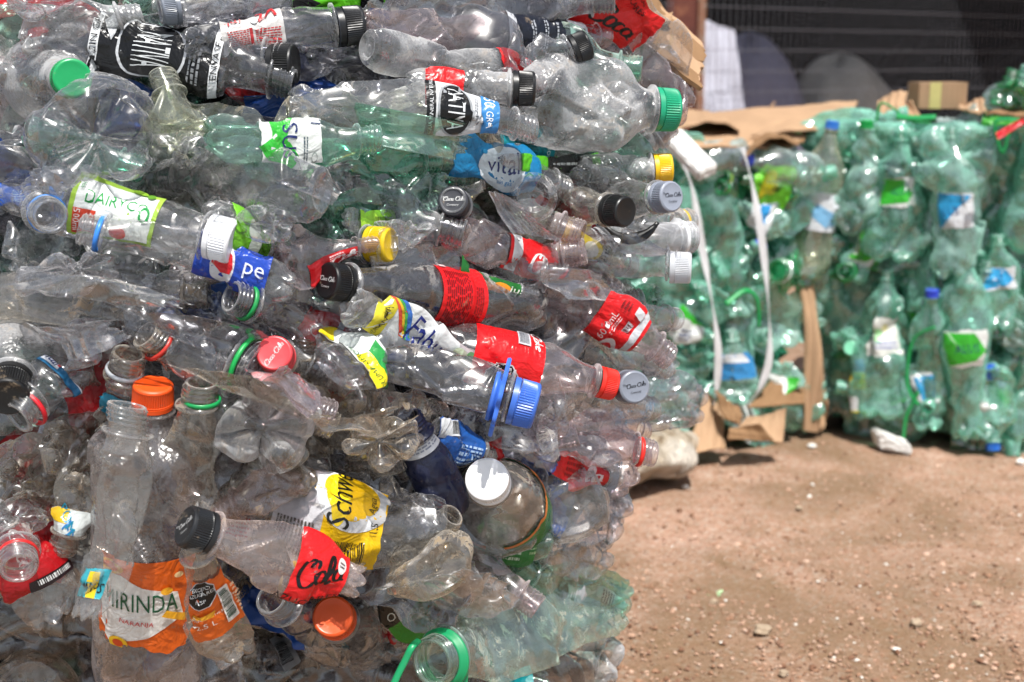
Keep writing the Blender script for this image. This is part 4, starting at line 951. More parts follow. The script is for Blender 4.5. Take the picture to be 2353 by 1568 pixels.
# ------------------------------------------------------------------ things among the near bottles
def tube(path, rad, cols=14, closed=False, squash=None):
    pts = [Vector(p) for p in path]
    n = len(pts); V = []; up = None
    for i, p in enumerate(pts):
        a = pts[(i + 1) % n] if closed or i + 1 < n else pts[i]
        b = pts[(i - 1) % n] if closed or i > 0 else pts[i]
        t = (a - b).normalized()
        if up is None:
            up = t.orthogonal().normalized()
        else:
            up = (up - t * up.dot(t)).normalized()
        s = t.cross(up)
        r = rad[i] if isinstance(rad, (list, tuple)) else rad
        for k in range(cols):
            q = 2 * math.pi * k / cols
            V.append(p + up * (math.cos(q) * r) + s * (math.sin(q) * r * (squash or 1)))
    F = [tuple(f) for f in grid_faces(n, cols)]
    if closed:
        o = (n - 1) * cols
        F += [(o + k, o + (k + 1) % cols, (k + 1) % cols, k) for k in range(cols)]
    else:
        F.append(tuple(range(cols - 1, -1, -1))); F.append(tuple((n - 1) * cols + k for k in range(cols)))
    return V, F
def spline(pts, n=24):
    pts = [Vector(p) for p in pts]
    out = []
    for i in range(len(pts) - 1):
        p0, p1, p2, p3 = pts[max(i - 1, 0)], pts[i], pts[i + 1], pts[min(i + 2, len(pts) - 1)]
        for k in range(n):
            t = k / n
            out.append(0.5 * ((2 * p1) + (p2 - p0) * t + (2 * p0 - 5 * p1 + 4 * p2 - p3) * t * t + (3 * p1 - p0 - 3 * p2 + p3) * t ** 3))
    out.append(pts[-1])
    return out

by_lm = {lm: (root, sh) for root, lm, mid, sh in HEROES if lm}
# blue flower-shaped carrying handle on its bottle's neck
root, sh = by_lm['the blue flower handle']
V = []; n = 120
for z, k in ((-.0035, .86), (-.0035, 1.0), (-.001, 1.03), (.0005, 1.0), (.0005, .86), (-.0035, .86)):
    for i in range(n):
        t = 2 * math.pi * i / n
        r = .0325 * (1 + .07 * math.cos(9 * t)) * (1.08 if abs(math.sin(t)) > .8 else 1) if k > .9 else .0205
        r *= k if k > .9 else 1
        V.append((r * math.sin(t), r * math.cos(t), sh.zn + z - .004))
link('carry_handle', mesh_from(V, grid_faces(6, n)[:, ::-1], False, name='carry_handle'), root, [capmat('#3f6fd0', .02)])
V, F = lathe([(0, .0205, 0), (0, .0235, 0), (.004, .0243, .0), (.0045, .0222, 0), (.008, .0222, 0)], 60, off=(0, 0, sh.zn - .014))
link('neck_ring', mesh_from(V, F, True, name='neck_ring'), root, [capmat('#3f6fd0', .02)])
# green collar and carrying handle of the wide mouth
root, sh = by_lm['the green ringed wide mouth']
ox, oy = 0, 0
V, F = lathe([(0, .0235, 0), (0, .0275, 0), (.003, .0295, 0), (.006, .0295, 0), (.006, .0265, 0), (.011, .026, 0), (.011, .0235, 0)], 64, off=(ox, oy, sh.zn + .001))
link('neck_ring', mesh_from(V, F, True, name='neck_ring'), root, [capmat('#14905a', .1)])
inv = root.matrix_basis.inverted()
dd = depth_of(root.matrix_basis @ Vector((0, 0, sh.zn))) - .02
def strip(pts, r=.0036): return tube([inv @ P(u, v, dd + k) for u, v, k in spline([Vector(q) for q in pts], 8)], r, 10, squash=.55)
V, F = strip([(962, 1472, .01), (946, 1488, 0), (930, 1520, 0), (912, 1556, .0), (884, 1620, .0)])
V2, F2 = strip([(1044, 1478, .02), (1064, 1494, .01), (1072, 1510, .01), (1068, 1550, .01), (1062, 1620, .01)])
link('carry_handle', mesh_from([tuple(v) for v in V + V2], F + [tuple(i + len(V) for i in f) for f in F2], True, name='carry_handle'), root, [capmat('#14905a', .1)])
# amber liquid pocket in the upper black capped bottle
# curled black strip beside the wide black cap
dd = D(1430, 520) - .035
pth = [P(u, v, dd + k) for u, v, k in spline([(1366, 498, .012), (1384, 512, .004), (1400, 528, .0), (1425, 545, -.004), (1455, 548, -.006), (1485, 538, -.004), (1512, 512, .0)], 7)]
rad = [(.0022 + .0045 * math.sin(min(1, max(0, (i / (len(pth) - 1) - .35) / .62)) * math.pi)) for i in range(len(pth))]
V, F = tube(pth, rad, 12, squash=.55)
tag(link('plastic_strip', mesh_from(V, F, True), None, [capmat('#0f0f11', .0)]), 'curled glossy black plastic strip beside the wide black cap', 'plastic strip')

# ------------------------------------------------------------------ cardboard
def cardboard_mat(name, h='b39273'):
    if name in MATS: return MATS[name]
    k = NT(name)
    co = k.coord()
    p = k.n('ShaderNodeBsdfPrincipled'); p.inputs['Roughness'].default_value = .85
    p.inputs['Specular IOR Level'].default_value = .2
    wv = k.n('ShaderNodeTexWave'); wv.inputs['Scale'].default_value = 28.0; wv.inputs['Distortion'].default_value = .6
    k.l(co, wv.inputs['Vector'])
    n = k.noise(co, 9.0, 5.0, .6)
    c = k.mixc(k.ramp(n, [(.3, grey(0)), (.7, grey(1))]), hexc(h), tuple(x * .78 for x in hexc(h)[:3]) + (1,))
    c = k.mixc(k.math('MULTIPLY', wv.outputs[0], .14), c, tuple(x * .6 for x in hexc(h)[:3]) + (1,))
    k.l(c, p.inputs['Base Color'])
    k.l(k.bump(k.math('ADD', k.math('MULTIPLY', wv.outputs[0], .4), n), .35, .003), p.inputs['Normal'])
    k.l(p.outputs[0], k.out.inputs[0])
    MATS[name] = k.m
    return k.m
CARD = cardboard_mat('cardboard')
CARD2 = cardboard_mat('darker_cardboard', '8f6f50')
def sheet(name, corners, label, cat='cardboard', nu=22, nv=14, thick=.004, bend=(0, 0), wob=.004, seed=1, mat=None, parent=None, group=None, tear=0.0, mats=None, smooth=False):
    """a bent board between four corners (world points), with thickness and ragged ends"""
    rnd = np.random.RandomState(seed)
    a, b, c, d = [np.array(x) for x in corners]
    nrm = np.cross(b - a, d - a); nrm /= np.linalg.norm(nrm)
    U, W = np.meshgrid(np.linspace(0, 1, nu), np.linspace(0, 1, nv), indexing='ij')
    k = rnd.uniform(0, 6.28, 8)
    e = tear * (np.sin(17 * W + k[0]) * .5 + np.sin(41 * W + k[1]) * .3 + np.sin(7 * W + k[2]) * .5)
    U2 = np.clip(U + e * (U > .9) * 1.0, -.1, 1.2)
    p = (a[None, None] * ((1 - U2) * (1 - W))[..., None] + b * (U2 * (1 - W))[..., None] + c * (U2 * W)[..., None] + d * ((1 - U2) * W)[..., None])
    h = bend[0] * 4 * U * (1 - U) + bend[1] * 4 * W * (1 - W) + wob * (np.sin(5 * U + k[3] + 3 * W) + .6 * np.sin(9 * W + k[4] + 4 * U) + .3 * np.sin(23 * U + k[5]))
    p = p + nrm * h[..., None]
    top = p.reshape(-1, 3); bot = (p - nrm * thick).reshape(-1, 3)
    F = [tuple(f) for f in grid_faces(nu, nv, False)]
    n = len(top)
    F += [tuple(i + n for i in f[::-1]) for f in F]
    edge = [i * nv for i in range(nu)] + [(nu - 1) * nv + j for j in range(1, nv)] + [i * nv + nv - 1 for i in range(nu - 2, -1, -1)] + [j for j in range(nv - 2, 0, -1)]
    for i in range(len(edge)):
        q, r = edge[i], edge[(i + 1) % len(edge)]
        F.append((r, q, q + n, r + n))
    org = Vector(corners[0])
    V = np.concatenate([top, bot])
    if parent is None:
        V = V - np.array(org)
    o = link(name, mesh_from(V, F, smooth), parent, [mat or CARD])
    if parent is None:
        o.location = org
        if label: tag(o, label, cat, group)
    return o
# boards lying on the near bale's top right shoulder
d0 = 1.60
for i, (dz, m) in enumerate(((0, CARD2), (.012, CARD), (.024, CARD2))):
    k = i * 7
    sheet('cardboard_sheet', [P(1310 + k, -10 - k, d0 + .04 + dz), P(1606 - k * .4, 196 - k, d0 + .03 + dz), P(1616 - k * .4, 118 - k, d0 + .12 + dz), P(1410 + k, -74 - k, d0 + .20 + dz)],
          ['brown cardboard sheet sloping over the near bale, lowest of its three layers', 'brown cardboard sheet sloping over the near bale, between two other layers', 'brown cardboard sheet sloping over the near bale, topmost of its three layers'][i],
          bend=(.004, .0), wob=.003, seed=5 + i, mat=m, tear=.03, group='cardboard sheets on the near bale', thick=.005, nu=40, nv=24)
sheet('cardboard_flap', [P(1440, 26, d0 + .05), P(1540, 52, d0 + .10), P(1552, 20, d0 + .12), P(1470, -10, d0 + .12)], 'curled brown cardboard flap with a pointed tip above the sloping sheets', bend=(-.014, .0), wob=.006, seed=12, mat=CARD)
sheet('cardboard_sheet', [P(-60, 96, 1.40), P(16, 60, 1.40), P(20, -20, 1.46), P(-60, -30, 1.46)], 'brown cardboard corner at the top left edge of the near bale', seed=9, mat=CARD)

# torn pieces of clear film caught between the bottles
fg = 'torn clear film caught between the near bottles'
for i, (pts, m, lab) in enumerate((
    ([(320, 300, -2), (520, 300, -1), (470, 250, -3), (376, 196, -5)], OLIVE, 'brownish torn film peak standing left of the lime and white wrapper'),
    ([(820, 236, -3), (1085, 286, -4), (1070, 372, -2), (850, 330, -1)], GREENISH, 'grey green film with a bright straight edge left of the blue wrapper'),
    ([(-20, 660, -5), (300, 716, -5), (450, 700, -4), (200, 640, -4)], CLR, 'long clear film lying across the left under the blue ringed mouth'),
    ([(300, 712, -4), (590, 760, -3), (560, 850, -2), (420, 790, -4)], SMOKE_SHADE, 'smoky film sheet beside the bright green ring'),
    ([(380, 830, -6), (600, 862, -6), (770, 960, -5), (560, 900, -7)], DUSTY, 'dusty film strip draped under the coral red cap'),
    ([(560, 852, -5), (640, 840, -6), (740, 940, -5), (700, 930, -4)], PINKISH, 'pinkish torn film below the coral red cap'),
    ([(1120, 440, -4), (1200, 470, -5), (1290, 560, -4), (1180, 540, -3)], BRIGHT, 'shiny film scrap below the five-rib bottle bottom'),
    ([(1240, 620, -3), (1400, 640, -3), (1490, 700, -2), (1300, 690, -4)], BRIGHT, 'shiny film scrap above the red and silver wrapper'),
    ([(720, 960, -6), (900, 930, -5), (960, 960, -5), (850, 990, -7)], DUSTY, 'dusty film crease above the dirt-flecked star bottom'),
    ([(860, 1340, -8), (1060, 1300, -8), (1200, 1380, -6), (1000, 1400, -8)], CLR, 'pale film flap above the green ringed wide mouth'),
    ([(640, 420, -3), (800, 372, -5), (840, 430, -4), (760, 470, -3)], SMOKE_SHADE, 'dark glossy film curling over the scoop-shaped bottle end'),
    ([(60, 740, -4), (240, 735, -5), (290, 780, -5), (160, 830, -3)], BRIGHT, 'bright crumpled film above the dusty black cap'))):
    sheet('film_scrap', [P(u, v, D(u, v) + q * .01) for u, v, q in pts], lab, 'plastic film', nu=40, nv=30, bend=(.012 * (-1) ** i, .01), wob=.0045, seed=40 + i, mat=m, group=fg, tear=.1, thick=.0007, smooth=True)
# ------------------------------------------------------------------ layers deeper in the near bale
rnd = random.Random(4)
PROTO = []
def proto(i, mat, Rmm, Lmm, wrapcol=None, capcol=None, flat=.7, crumple=.24, rows=44, cols=48, nr=.0135, ribs=0):
    """a bottle seen only through gaps; copied below"""
    sh = Shape(Lmm / 1000, Rmm / 1000, 900 + i, flat, crumple, nr, ribs=ribs)
    parts = [('bottle_body', mesh_from(*sh.body_mesh(rows, cols), name='bottle_body'), mat)]
    root = bpy.data.objects.new('plastic_bottle', None)
    C.objects.link(root)
    link('bottle_body', parts[0][1], root, [mat])
    if wrapcol: add_wrap(sh, root, wr(.25, .6, -120, 100, wrapcol, [], torn=.1), i)
    if capcol: add_cap(sh, root, cap(capcol), i)
    return root
def place(root, m, label, cat, group, used=set()):
    o = root if root.name not in used else copy_tree(root)
    used.add(root.name)
    o.matrix_world = m
    tag(o, label, cat, group)
    return o
TAKEN = {o['label'] for o in C.objects if o.get('label')}
def near_label(kind, pos, marks, verb='crushed behind'):
    """name the two nearest recognisable neighbours"""
    u, v = UV(pos)
    ds = sorted(((UV(p)[0] - u) ** 2 + (UV(p)[1] - v) ** 2, lm) for lm, p in marks)
    for i in range(0, 6):
        for j in range(i + 1, 8):
            lab = '%s between %s and %s' % (kind, ds[i][1], ds[j][1])
            if lab not in TAKEN and len(lab.replace('-', ' ').split()) <= 16:
                TAKEN.add(lab); return lab
    return '%s by %s' % (kind, ds[0][1])
MARKS = [(lm, mid) for _, lm, mid, _ in HEROES if lm and len(lm.split()) <= 5]
protos = [proto(0, SMOKE_SHADE, 40, 260), proto(1, CLR, 36, 240, '#b3161c'), proto(2, BRIGHT, 45, 280), proto(3, SMOKE_SHADE, 33, 220), proto(4, GREENISH, 42, 270),
          proto(5, DUSTY, 38, 250), proto(6, BRIGHT, 34, 230, '#1f4c9c'), proto(7, SMOKE_SHADE, 44, 290, ribs=7), proto(8, CLR, 36, 240, '#dcdcd8'), proto(9, PINKISH, 38, 250)]
kinds = ['smoky crushed bottle deep', 'red banded bottle deep', 'shiny crushed bottle deep', 'slim smoky bottle deep', 'pale green bottle deep', 'dusty crushed bottle deep', 'blue banded bottle deep', 'ribbed bottle deep', 'white banded bottle deep', 'pinkish crushed bottle deep']
for layer, (off, su, sv) in enumerate(((.10, 195, 155),)):
    v = -20.0 - 40 * layer
    while v < 1640:
        u = -60.0 + rnd.uniform(-50, 50)
        edge = 1350 if v < 1000 else 1270
        while u < edge:
            uu, vv = u + rnd.uniform(-30, 30), v + rnd.uniform(-25, 25)
            d = D(uu, vv) + off + rnd.uniform(-.012, .02)
            i = rnd.randrange(10)
            ang = rnd.gauss(0.1, .5) + (math.pi if rnd.random() < .5 else 0)
            ax = RIGHT * math.cos(ang) - UP * math.sin(ang) + FWD * rnd.uniform(-.25, .25)
            ax.normalize()
            m = frame(P(uu, vv, d) - ax * .13, ax, CAM - P(uu, vv, d), rnd.uniform(-.6, .6))
            place(protos[i], m, near_label(kinds[i], P(uu, vv, d), MARKS), 'bottle', 'bottles deep inside the near bale')
            u += su * rnd.uniform(.8, 1.2)
        v += sv
# bottles stacked down the bale's right-hand side
fb = FWD.copy(); fb.z = 0; fb.normalize()
for j, v in enumerate((40, 170, 300, 430, 560, 690, 820, 950, 1080, 1210, 1340, 1470)):
    for q in range(2):
        c = P(1330 - 60 * max(0, min((v - 950) / 200.0, 1)), v, D(1330, min(v, 1300)) + .10) + fb * (.14 + .22 * q) - RIGHT * .03
        i = rnd.randrange(10)
        ax = (RIGHT * rnd.gauss(.5, .4) + FWD * rnd.gauss(0, .6) + UP * rnd.gauss(0, .3)).normalized()
        place(protos[i], frame(c - ax * .15, ax, RIGHT + UP * .2, rnd.uniform(-.5, .5)), near_label(kinds[i].replace(' deep', ' far back'), c, MARKS), 'bottle', 'bottles deep inside the near bale')
# compressed inside of the near bale, coloured near-black as shade in the gaps
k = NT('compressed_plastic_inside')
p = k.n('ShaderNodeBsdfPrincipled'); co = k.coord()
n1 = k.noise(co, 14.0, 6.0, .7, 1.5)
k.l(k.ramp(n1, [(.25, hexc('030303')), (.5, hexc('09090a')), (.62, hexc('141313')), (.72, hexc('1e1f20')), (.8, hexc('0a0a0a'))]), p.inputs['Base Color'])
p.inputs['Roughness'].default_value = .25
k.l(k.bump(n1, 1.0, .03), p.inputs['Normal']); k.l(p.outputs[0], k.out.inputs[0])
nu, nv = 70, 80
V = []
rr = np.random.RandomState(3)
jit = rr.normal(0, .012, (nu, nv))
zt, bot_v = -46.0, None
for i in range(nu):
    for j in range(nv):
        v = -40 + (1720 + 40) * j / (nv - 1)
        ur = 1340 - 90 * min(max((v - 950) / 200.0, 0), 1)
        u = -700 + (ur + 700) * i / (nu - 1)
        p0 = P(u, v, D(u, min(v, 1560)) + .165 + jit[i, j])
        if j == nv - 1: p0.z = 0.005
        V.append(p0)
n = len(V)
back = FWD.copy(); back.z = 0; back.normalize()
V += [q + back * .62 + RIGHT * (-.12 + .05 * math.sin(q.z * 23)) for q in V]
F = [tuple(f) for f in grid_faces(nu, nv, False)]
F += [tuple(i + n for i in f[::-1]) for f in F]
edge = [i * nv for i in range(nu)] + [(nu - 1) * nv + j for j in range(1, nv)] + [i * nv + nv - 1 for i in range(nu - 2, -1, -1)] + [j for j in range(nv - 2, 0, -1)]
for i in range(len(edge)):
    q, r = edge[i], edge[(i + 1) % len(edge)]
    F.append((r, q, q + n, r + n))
tag(link('compressed_plastic', mesh_from(V, F, False), None, [k.m]), 'compressed inner mass of the near bottle bale, coloured black as shade', 'plastic mass', kind='stuff')
# ------------------------------------------------------------------ ground
k = NT('gravelly_soil')
co = k.coord()
p = k.n('ShaderNodeBsdfPrincipled'); p.inputs['Roughness'].default_value = .95; p.inputs['Specular IOR Level'].default_value = .15
big = k.noise(co, 2.2, 4.0, .6, .6)
mid = k.noise(co, 16.0, 5.0, .65)
fine = k.noise(co, 160.0, 4.0, .7)
vo = k.n('ShaderNodeTexVoronoi'); vo.inputs['Scale'].default_value = 170.0; k.l(co, vo.inputs['Vector'])
sepc = k.n('ShaderNodeSeparateColor'); k.l(vo.outputs['Color'], sepc.inputs[0])
grain = k.ramp(sepc.outputs[0], [(.0, hexc('8a6550')), (.3, hexc('b98d76')), (.55, hexc('cfa58e')), (.75, hexc('bb7f66')), (.9, hexc('dcbfac')), (1.0, hexc('d8c8b8'))])
soil = k.ramp(mid, [(.25, hexc('92714f')), (.5, hexc('b48c74')), (.75, hexc('cba590'))])
c = k.mixc(.55, soil, grain)
patch = k.ramp(big, [(.40, hexc('6b573c')), (.54, hexc('ffffff'))])
c = k.mixc(1.0, c, (.79, .86, .89, 1), 'MULTIPLY')
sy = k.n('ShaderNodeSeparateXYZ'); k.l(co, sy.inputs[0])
near = k.math('MULTIPLY', k.math('MINIMUM', k.math('MAXIMUM', k.math('SUBTRACT', 2.75, sy.outputs[1]), 0.0), .75), .17)   # patches grow darker towards the near side
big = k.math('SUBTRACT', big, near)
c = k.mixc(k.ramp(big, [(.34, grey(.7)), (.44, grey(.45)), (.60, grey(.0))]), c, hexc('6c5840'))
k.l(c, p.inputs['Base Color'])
h = k.math('ADD', k.math('MULTIPLY', mid, .5), k.math('ADD', k.math('MULTIPLY', vo.outputs[0], -.35), k.math('MULTIPLY', fine, .3)))
k.l(k.bump(h, .6, .010), p.inputs['Normal'])
k.l(p.outputs[0], k.out.inputs[0])
SOIL = k.m
def axis(lo, hi, flo, fhi, step):
    a = list(np.arange(flo, fhi, step))
    x, s = flo, step
    L = []
    while x > lo: s *= 1.6; x -= s; L.append(x)
    x, s = fhi, step; R_ = []
    while x < hi: R_.append(x); s *= 1.6; x += s
    R_.append(hi)
    return np.array(L[::-1] + a + R_)
xs = axis(-60, 60, -.6, 1.8, .02); ys = axis(-40, 120, 1.2, 4.0, .02)
XX, YY = np.meshgrid(xs, ys, indexing='ij')
rs = np.random.RandomState(8)
ZZ = np.zeros_like(XX)
for s, a in ((3.0, .006), (7.0, .004), (17.0, .0028), (37.0, .0018), (60., .001)):
    for q in range(5):
        t = rs.uniform(0, 6.28); ph = rs.uniform(0, 6.28)
        ZZ += a * .5 * np.sin(s * (XX * math.cos(t) + YY * math.sin(t)) + ph + 1.3 * np.sin(s * .6 * (YY * math.cos(t) - XX * math.sin(t))))
ZZ *= (np.abs(XX) < 8) & (YY < 9)
def ground_z(x, y):
    i = min(max(int(np.searchsorted(xs, x)), 0), len(xs) - 1); j = min(max(int(np.searchsorted(ys, y)), 0), len(ys) - 1)
    return float(ZZ[i, j])
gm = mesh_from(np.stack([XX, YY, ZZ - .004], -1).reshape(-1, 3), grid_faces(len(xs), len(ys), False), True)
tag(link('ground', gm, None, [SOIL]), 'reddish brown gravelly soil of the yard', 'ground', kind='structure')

# loose grit: hundreds of small stones nobody could count
def stone(c, r, rs, sq=.6):
    b = np.array([(0, 0, 1), (.9, 0, .3), (.28, .85, .3), (-.72, .53, .3), (-.72, -.53, .3), (.28, -.85, .3), (.72, .53, -.4), (-.28, .85, -.4), (-.9, 0, -.4), (-.28, -.85, -.4), (.72, -.53, -.4)])
    b = b * rs.uniform(.7, 1.25, (11, 1)) * np.array([1, rs.uniform(.6, 1), sq])
    a = rs.uniform(0, 6.28); cs, sn = math.cos(a), math.sin(a)
    b = np.stack([b[:, 0] * cs - b[:, 1] * sn, b[:, 0] * sn + b[:, 1] * cs, b[:, 2]], -1)
    return b * r + np.array(c)
SF = [(0, 1, 2), (0, 2, 3), (0, 3, 4), (0, 4, 5), (0, 5, 1), (1, 6, 2), (2, 7, 3), (3, 8, 4), (4, 9, 5), (5, 10, 1), (2, 6, 7), (3, 7, 8), (4, 8, 9), (5, 9, 10), (1, 10, 6)]
GRIT = [solid('grit_%d' % i, hexc(h), .9, spec=.2) for i, h in enumerate(('9c7860', 'b6937c', '7e5c48', 'c4a28c', '8c6a56', 'c4a692', 'e2ddd4'))]
V, F, MI = [], [], []
rs = np.random.RandomState(21)
for i in range(7000):
    u = rs.uniform(1300, 2420); v = 960 + 640 * rs.uniform(0, 1) ** .8
    g = G(u, v)
    if abs(math.sin(g.x * 6 + 1.3 * math.sin(g.y * 5)) * math.sin(g.y * 7 + g.x * 2)) > .8 and rs.uniform() < .8: continue
    r = min(.001 + rs.exponential(.0012), .007)
    V.append(stone((g.x, g.y, ground_z(g.x, g.y) - .003 + r * .2), r, rs))
    F += [tuple(j + 11 * (len(V) - 1) for j in f) for f in SF]
    MI += [int(rs.choice(7, p=[.25, .22, .15, .15, .1, .11, .02]))] * len(SF)
tag(link('gravel', mesh_from(np.concatenate(V), F, False, MI), None, GRIT), 'loose reddish grit and tiny stones scattered over the soil', 'gravel', kind='stuff')
STONE = solid('pale_stone', hexc('a8957f'), .9, .2, bump=.5, spec=.2)
WSTONE = solid('white_crumb', hexc('e6e4de'), .8, .05, spec=.2)
def rock(u, v, wpx, mat, label, cat='stone', sq=.62, name='stone', group='stones lying on the soil'):
    g = G(u, v)
    r = wpx / 2 * depth_of(g) / FPX
    bm = bmesh.new(); bmesh.ops.create_icosphere(bm, subdivisions=3, radius=1.0)
    rs2 = np.random.RandomState(int(u))
    ph = rs2.uniform(0, 6, 9)
    for w in bm.verts:
        c = w.co
        q = 1 + .16 * math.sin(3 * c.x + ph[0]) * math.sin(3 * c.y + ph[1]) + .1 * math.sin(6 * c.z + ph[2] + 3 * c.x) + .05 * math.sin(13 * c.y + ph[3])
        w.co = Vector((c.x * q, c.y * q * .8, max(c.z, -.5) * q * sq)) * r
    me = bpy.data.meshes.new('stone'); bm.to_mesh(me); bm.free()
    o = link(name, me, None, [mat]); o.location = (g.x, g.y, ground_z(g.x, g.y) + r * sq * .32)
    o.rotation_euler.z = ph[5]
    tag(o, label, cat, group)
rock(1752, 1462, 42, STONE, 'tan angular stone on the soil, nearest to the pale green bottles')
rock(2104, 1434, 30, STONE, 'tan stone with a flat shadow on the open soil at right')
rock(1640, 1390, 22, STONE, 'small tan stone on the soil beside a pale green scrap')
rock(1575, 1120, 16, WSTONE, 'white crumb on the soil just right of the sack')
rock(1836, 1175, 18, STONE, 'small brown stone on the soil in front of the cardboard')
rock(2246, 1388, 24, STONE, 'flat brown stone at the right edge of the soil')
rock(1730, 1020, 16, WSTONE, 'white crumb on the soil below the cardboard flap')
rock(1866, 1023, 22, WSTONE, 'white crumb on the soil left of the foam block', sq=.35)
rock(2060, 1490, 16, WSTONE, 'small white crumb on the soil behind the dark patch', sq=.4)
rock(1800, 1545, 26, STONE, 'dull stone at the bottom edge of the soil')
rock(2345, 1065, 22, WSTONE, 'white crumb on the soil at the foot of the right-hand bale')
g = G(1643, 1368); d = depth_of(g)
sheet('plastic_scrap', [P(1625, 1372, d) , P(1655, 1366, d - .01), P(1664, 1358, d + .02), P(1640, 1362, d + .02)], 'pale green plastic scrap lying on the soil', 'scrap', nu=8, nv=6, thick=.0015, wob=.003, mat=solid('pale_green_film', hexc('b9d6a4'), .4))

# white foam pieces
FOAM = solid('white_foam', hexc('e4e2de'), .8, .12, bump=.5, spec=.2)
def block(name, pts8, label, cat, mat, bev=.004, sub=6, rough=.002, seed=1):
    bm = bmesh.new()
    vs = [bm.verts.new(q) for q in pts8]
    for f in ((0, 1, 2, 3), (7, 6, 5, 4), (0, 4, 5, 1), (1, 5, 6, 2), (2, 6, 7, 3), (3, 7, 4, 0)): bm.faces.new([vs[i] for i in f])
    bmesh.ops.recalc_face_normals(bm, faces=bm.faces)
    bmesh.ops.bevel(bm, geom=bm.edges[:], offset=bev, segments=2, affect='EDGES')
    bmesh.ops.subdivide_edges(bm, edges=bm.edges[:], cuts=sub, use_grid_fill=True)
    r = random.Random(seed)
    for w in bm.verts: w.co += Vector((r.gauss(0, 1), r.gauss(0, 1), r.gauss(0, 1))) * rough * .4
    org = Vector(pts8[0])
    for w in bm.verts: w.co -= org
    me = bpy.data.meshes.new(name); bm.to_mesh(me); bm.free()
    o = link(name, me, None, [mat]); o.location = org
    tag(o, label, cat)
    return o
def slab(a, b, wvec, tvec): return [a, b, b + wvec, a + wvec, a + tvec, b + tvec, b + wvec + tvec, a + wvec + tvec]
a = P(1522, 310, 3.0); b = P(1606, 396, 2.94)
block('foam_plank', slab(a, b, P(1650, 378, 2.97) - b, Vector((0, .015, -.022))), 'long white foam plank leaning out over the far bale top', 'foam plank', FOAM, seed=2)
g1, g2 = G(2020, 1034), G(2096, 1050)
up = Vector((0, .01, .034))
block('foam_block', [g1, g2, g2 + Vector((.01, .06, 0)), g1 + Vector((.0, .06, 0)), g1 + up + Vector((-.008, 0, .012)), g2 + up * .8, g2 + up * .8 + Vector((0, .05, 0)), g1 + up + Vector((-.01, .05, .01))], 'white foam block on the soil at the foot of the far bale', 'foam block', FOAM, seed=3, bev=.006)

# the white sack behind the near bale
k = NT('woven_sack')
p = k.n('ShaderNodeBsdfPrincipled'); p.inputs['Roughness'].default_value = .75
co = k.coord(); n = k.noise(co, 8.0, 5.0, .65, .8)
k.l(k.ramp(n, [(.32, hexc('7c6850')), (.44, hexc('b4a48e')), (.58, hexc('d2c8ba'))]), p.inputs['Base Color'])
k.l(k.bump(k.noise(co, 17.0, 5.0, .65, 2.5), 1.0, .03), p.inputs['Normal']); k.l(p.outputs[0], k.out.inputs[0])
c0 = G(1340, 1150); c0.z = .085
c1 = G(1588, 1066); c1.z = .045
sk = Shape((c1 - c0).length, .105, 31, .4, .07, .03, petals=0, shoulder=.42, nl=.01)
vv, ff = sk.body_mesh(110, 110, neck=False)
o = link('sack', mesh_from(np.vstack([vv]), ff, True), None, [k.m]); o.matrix_world = frame(c0, c1 - c0, Vector((0, 0, 1)))
tag(o, 'dirty white plastic sack lying on the soil behind the near bale', 'sack')

# ------------------------------------------------------------------ wire fence, post, dark shed with covered heaps
f0 = P(1600, 140, 6.6); f1 = P(2460, 140, 8.7); fm = P(1380, 140, 6.1)
WIRE = solid('grey_wire', hexc('67676d'), .5, .1)
fe = empty('wire_fence', Matrix.Translation(Vector((f0.x, f0.y, 0))))
tag(fe, 'grey welded wire mesh fence in front of the dark shed', 'fence')
def wires(a, b, name):
    V, F = [], []
    L = math.hypot(b.x - a.x, b.y - a.y); dx = Vector((b.x - a.x, b.y - a.y, 0)) / L
    o = Vector((a.x, a.y, 0)) - Vector((f0.x, f0.y, 0))
    def bar(p, q, r):
        v, f = tube([p, q], r, 5)
        n = len(V); V.extend(v); F.extend(tuple(i + n for i in x) for x in f)
    for i in range(int(L / .045) + 1): bar(o + dx * (.045 * i) + Vector((0, 0, .02)), o + dx * (.045 * i) + Vector((0, 0, 2.0)), .0019)
    for j in range(20): bar(o + Vector((0, 0, .05 + .1 * j)), o + dx * L + Vector((0, 0, .05 + .1 * j)), .0019)
    link(name, mesh_from([tuple(v) for v in V], F, False), fe, [WIRE])
wires(f0, f1, 'mesh_panel'); wires(fm, Vector((f0.x - .05, f0.y, 0)), 'mesh_panel')
RUST = k = NT('rusty_paint')
p = k.n('ShaderNodeBsdfPrincipled'); p.inputs['Roughness'].default_value = .7
co = k.coord(); n = k.noise(co, 14.0, 6.0, .7)
k.l(k.ramp(n, [(.35, hexc('4a2018')), (.55, hexc('5e2c20')), (.68, hexc('7a4a34'))]), p.inputs['Base Color']); k.l(p.outputs[0], k.out.inputs[0])
k2 = NT('rusty_edge')
p = k2.n('ShaderNodeBsdfPrincipled'); p.inputs['Roughness'].default_value = .8
n = k2.noise(k2.coord(), 16.0, 6.0, .75)
k2.l(k2.ramp(n, [(.4, hexc('8c8478')), (.55, hexc('7a4a30')), (.7, hexc('a09a90'))]), p.inputs['Base Color']); k2.l(p.outputs[0], k2.out.inputs[0])
pe = empty('fence_post', Matrix.Translation(Vector((f0.x - .06, f0.y - .06, 0))))
tag(pe, 'rusty red steel post at the end of the wire fence', 'post')
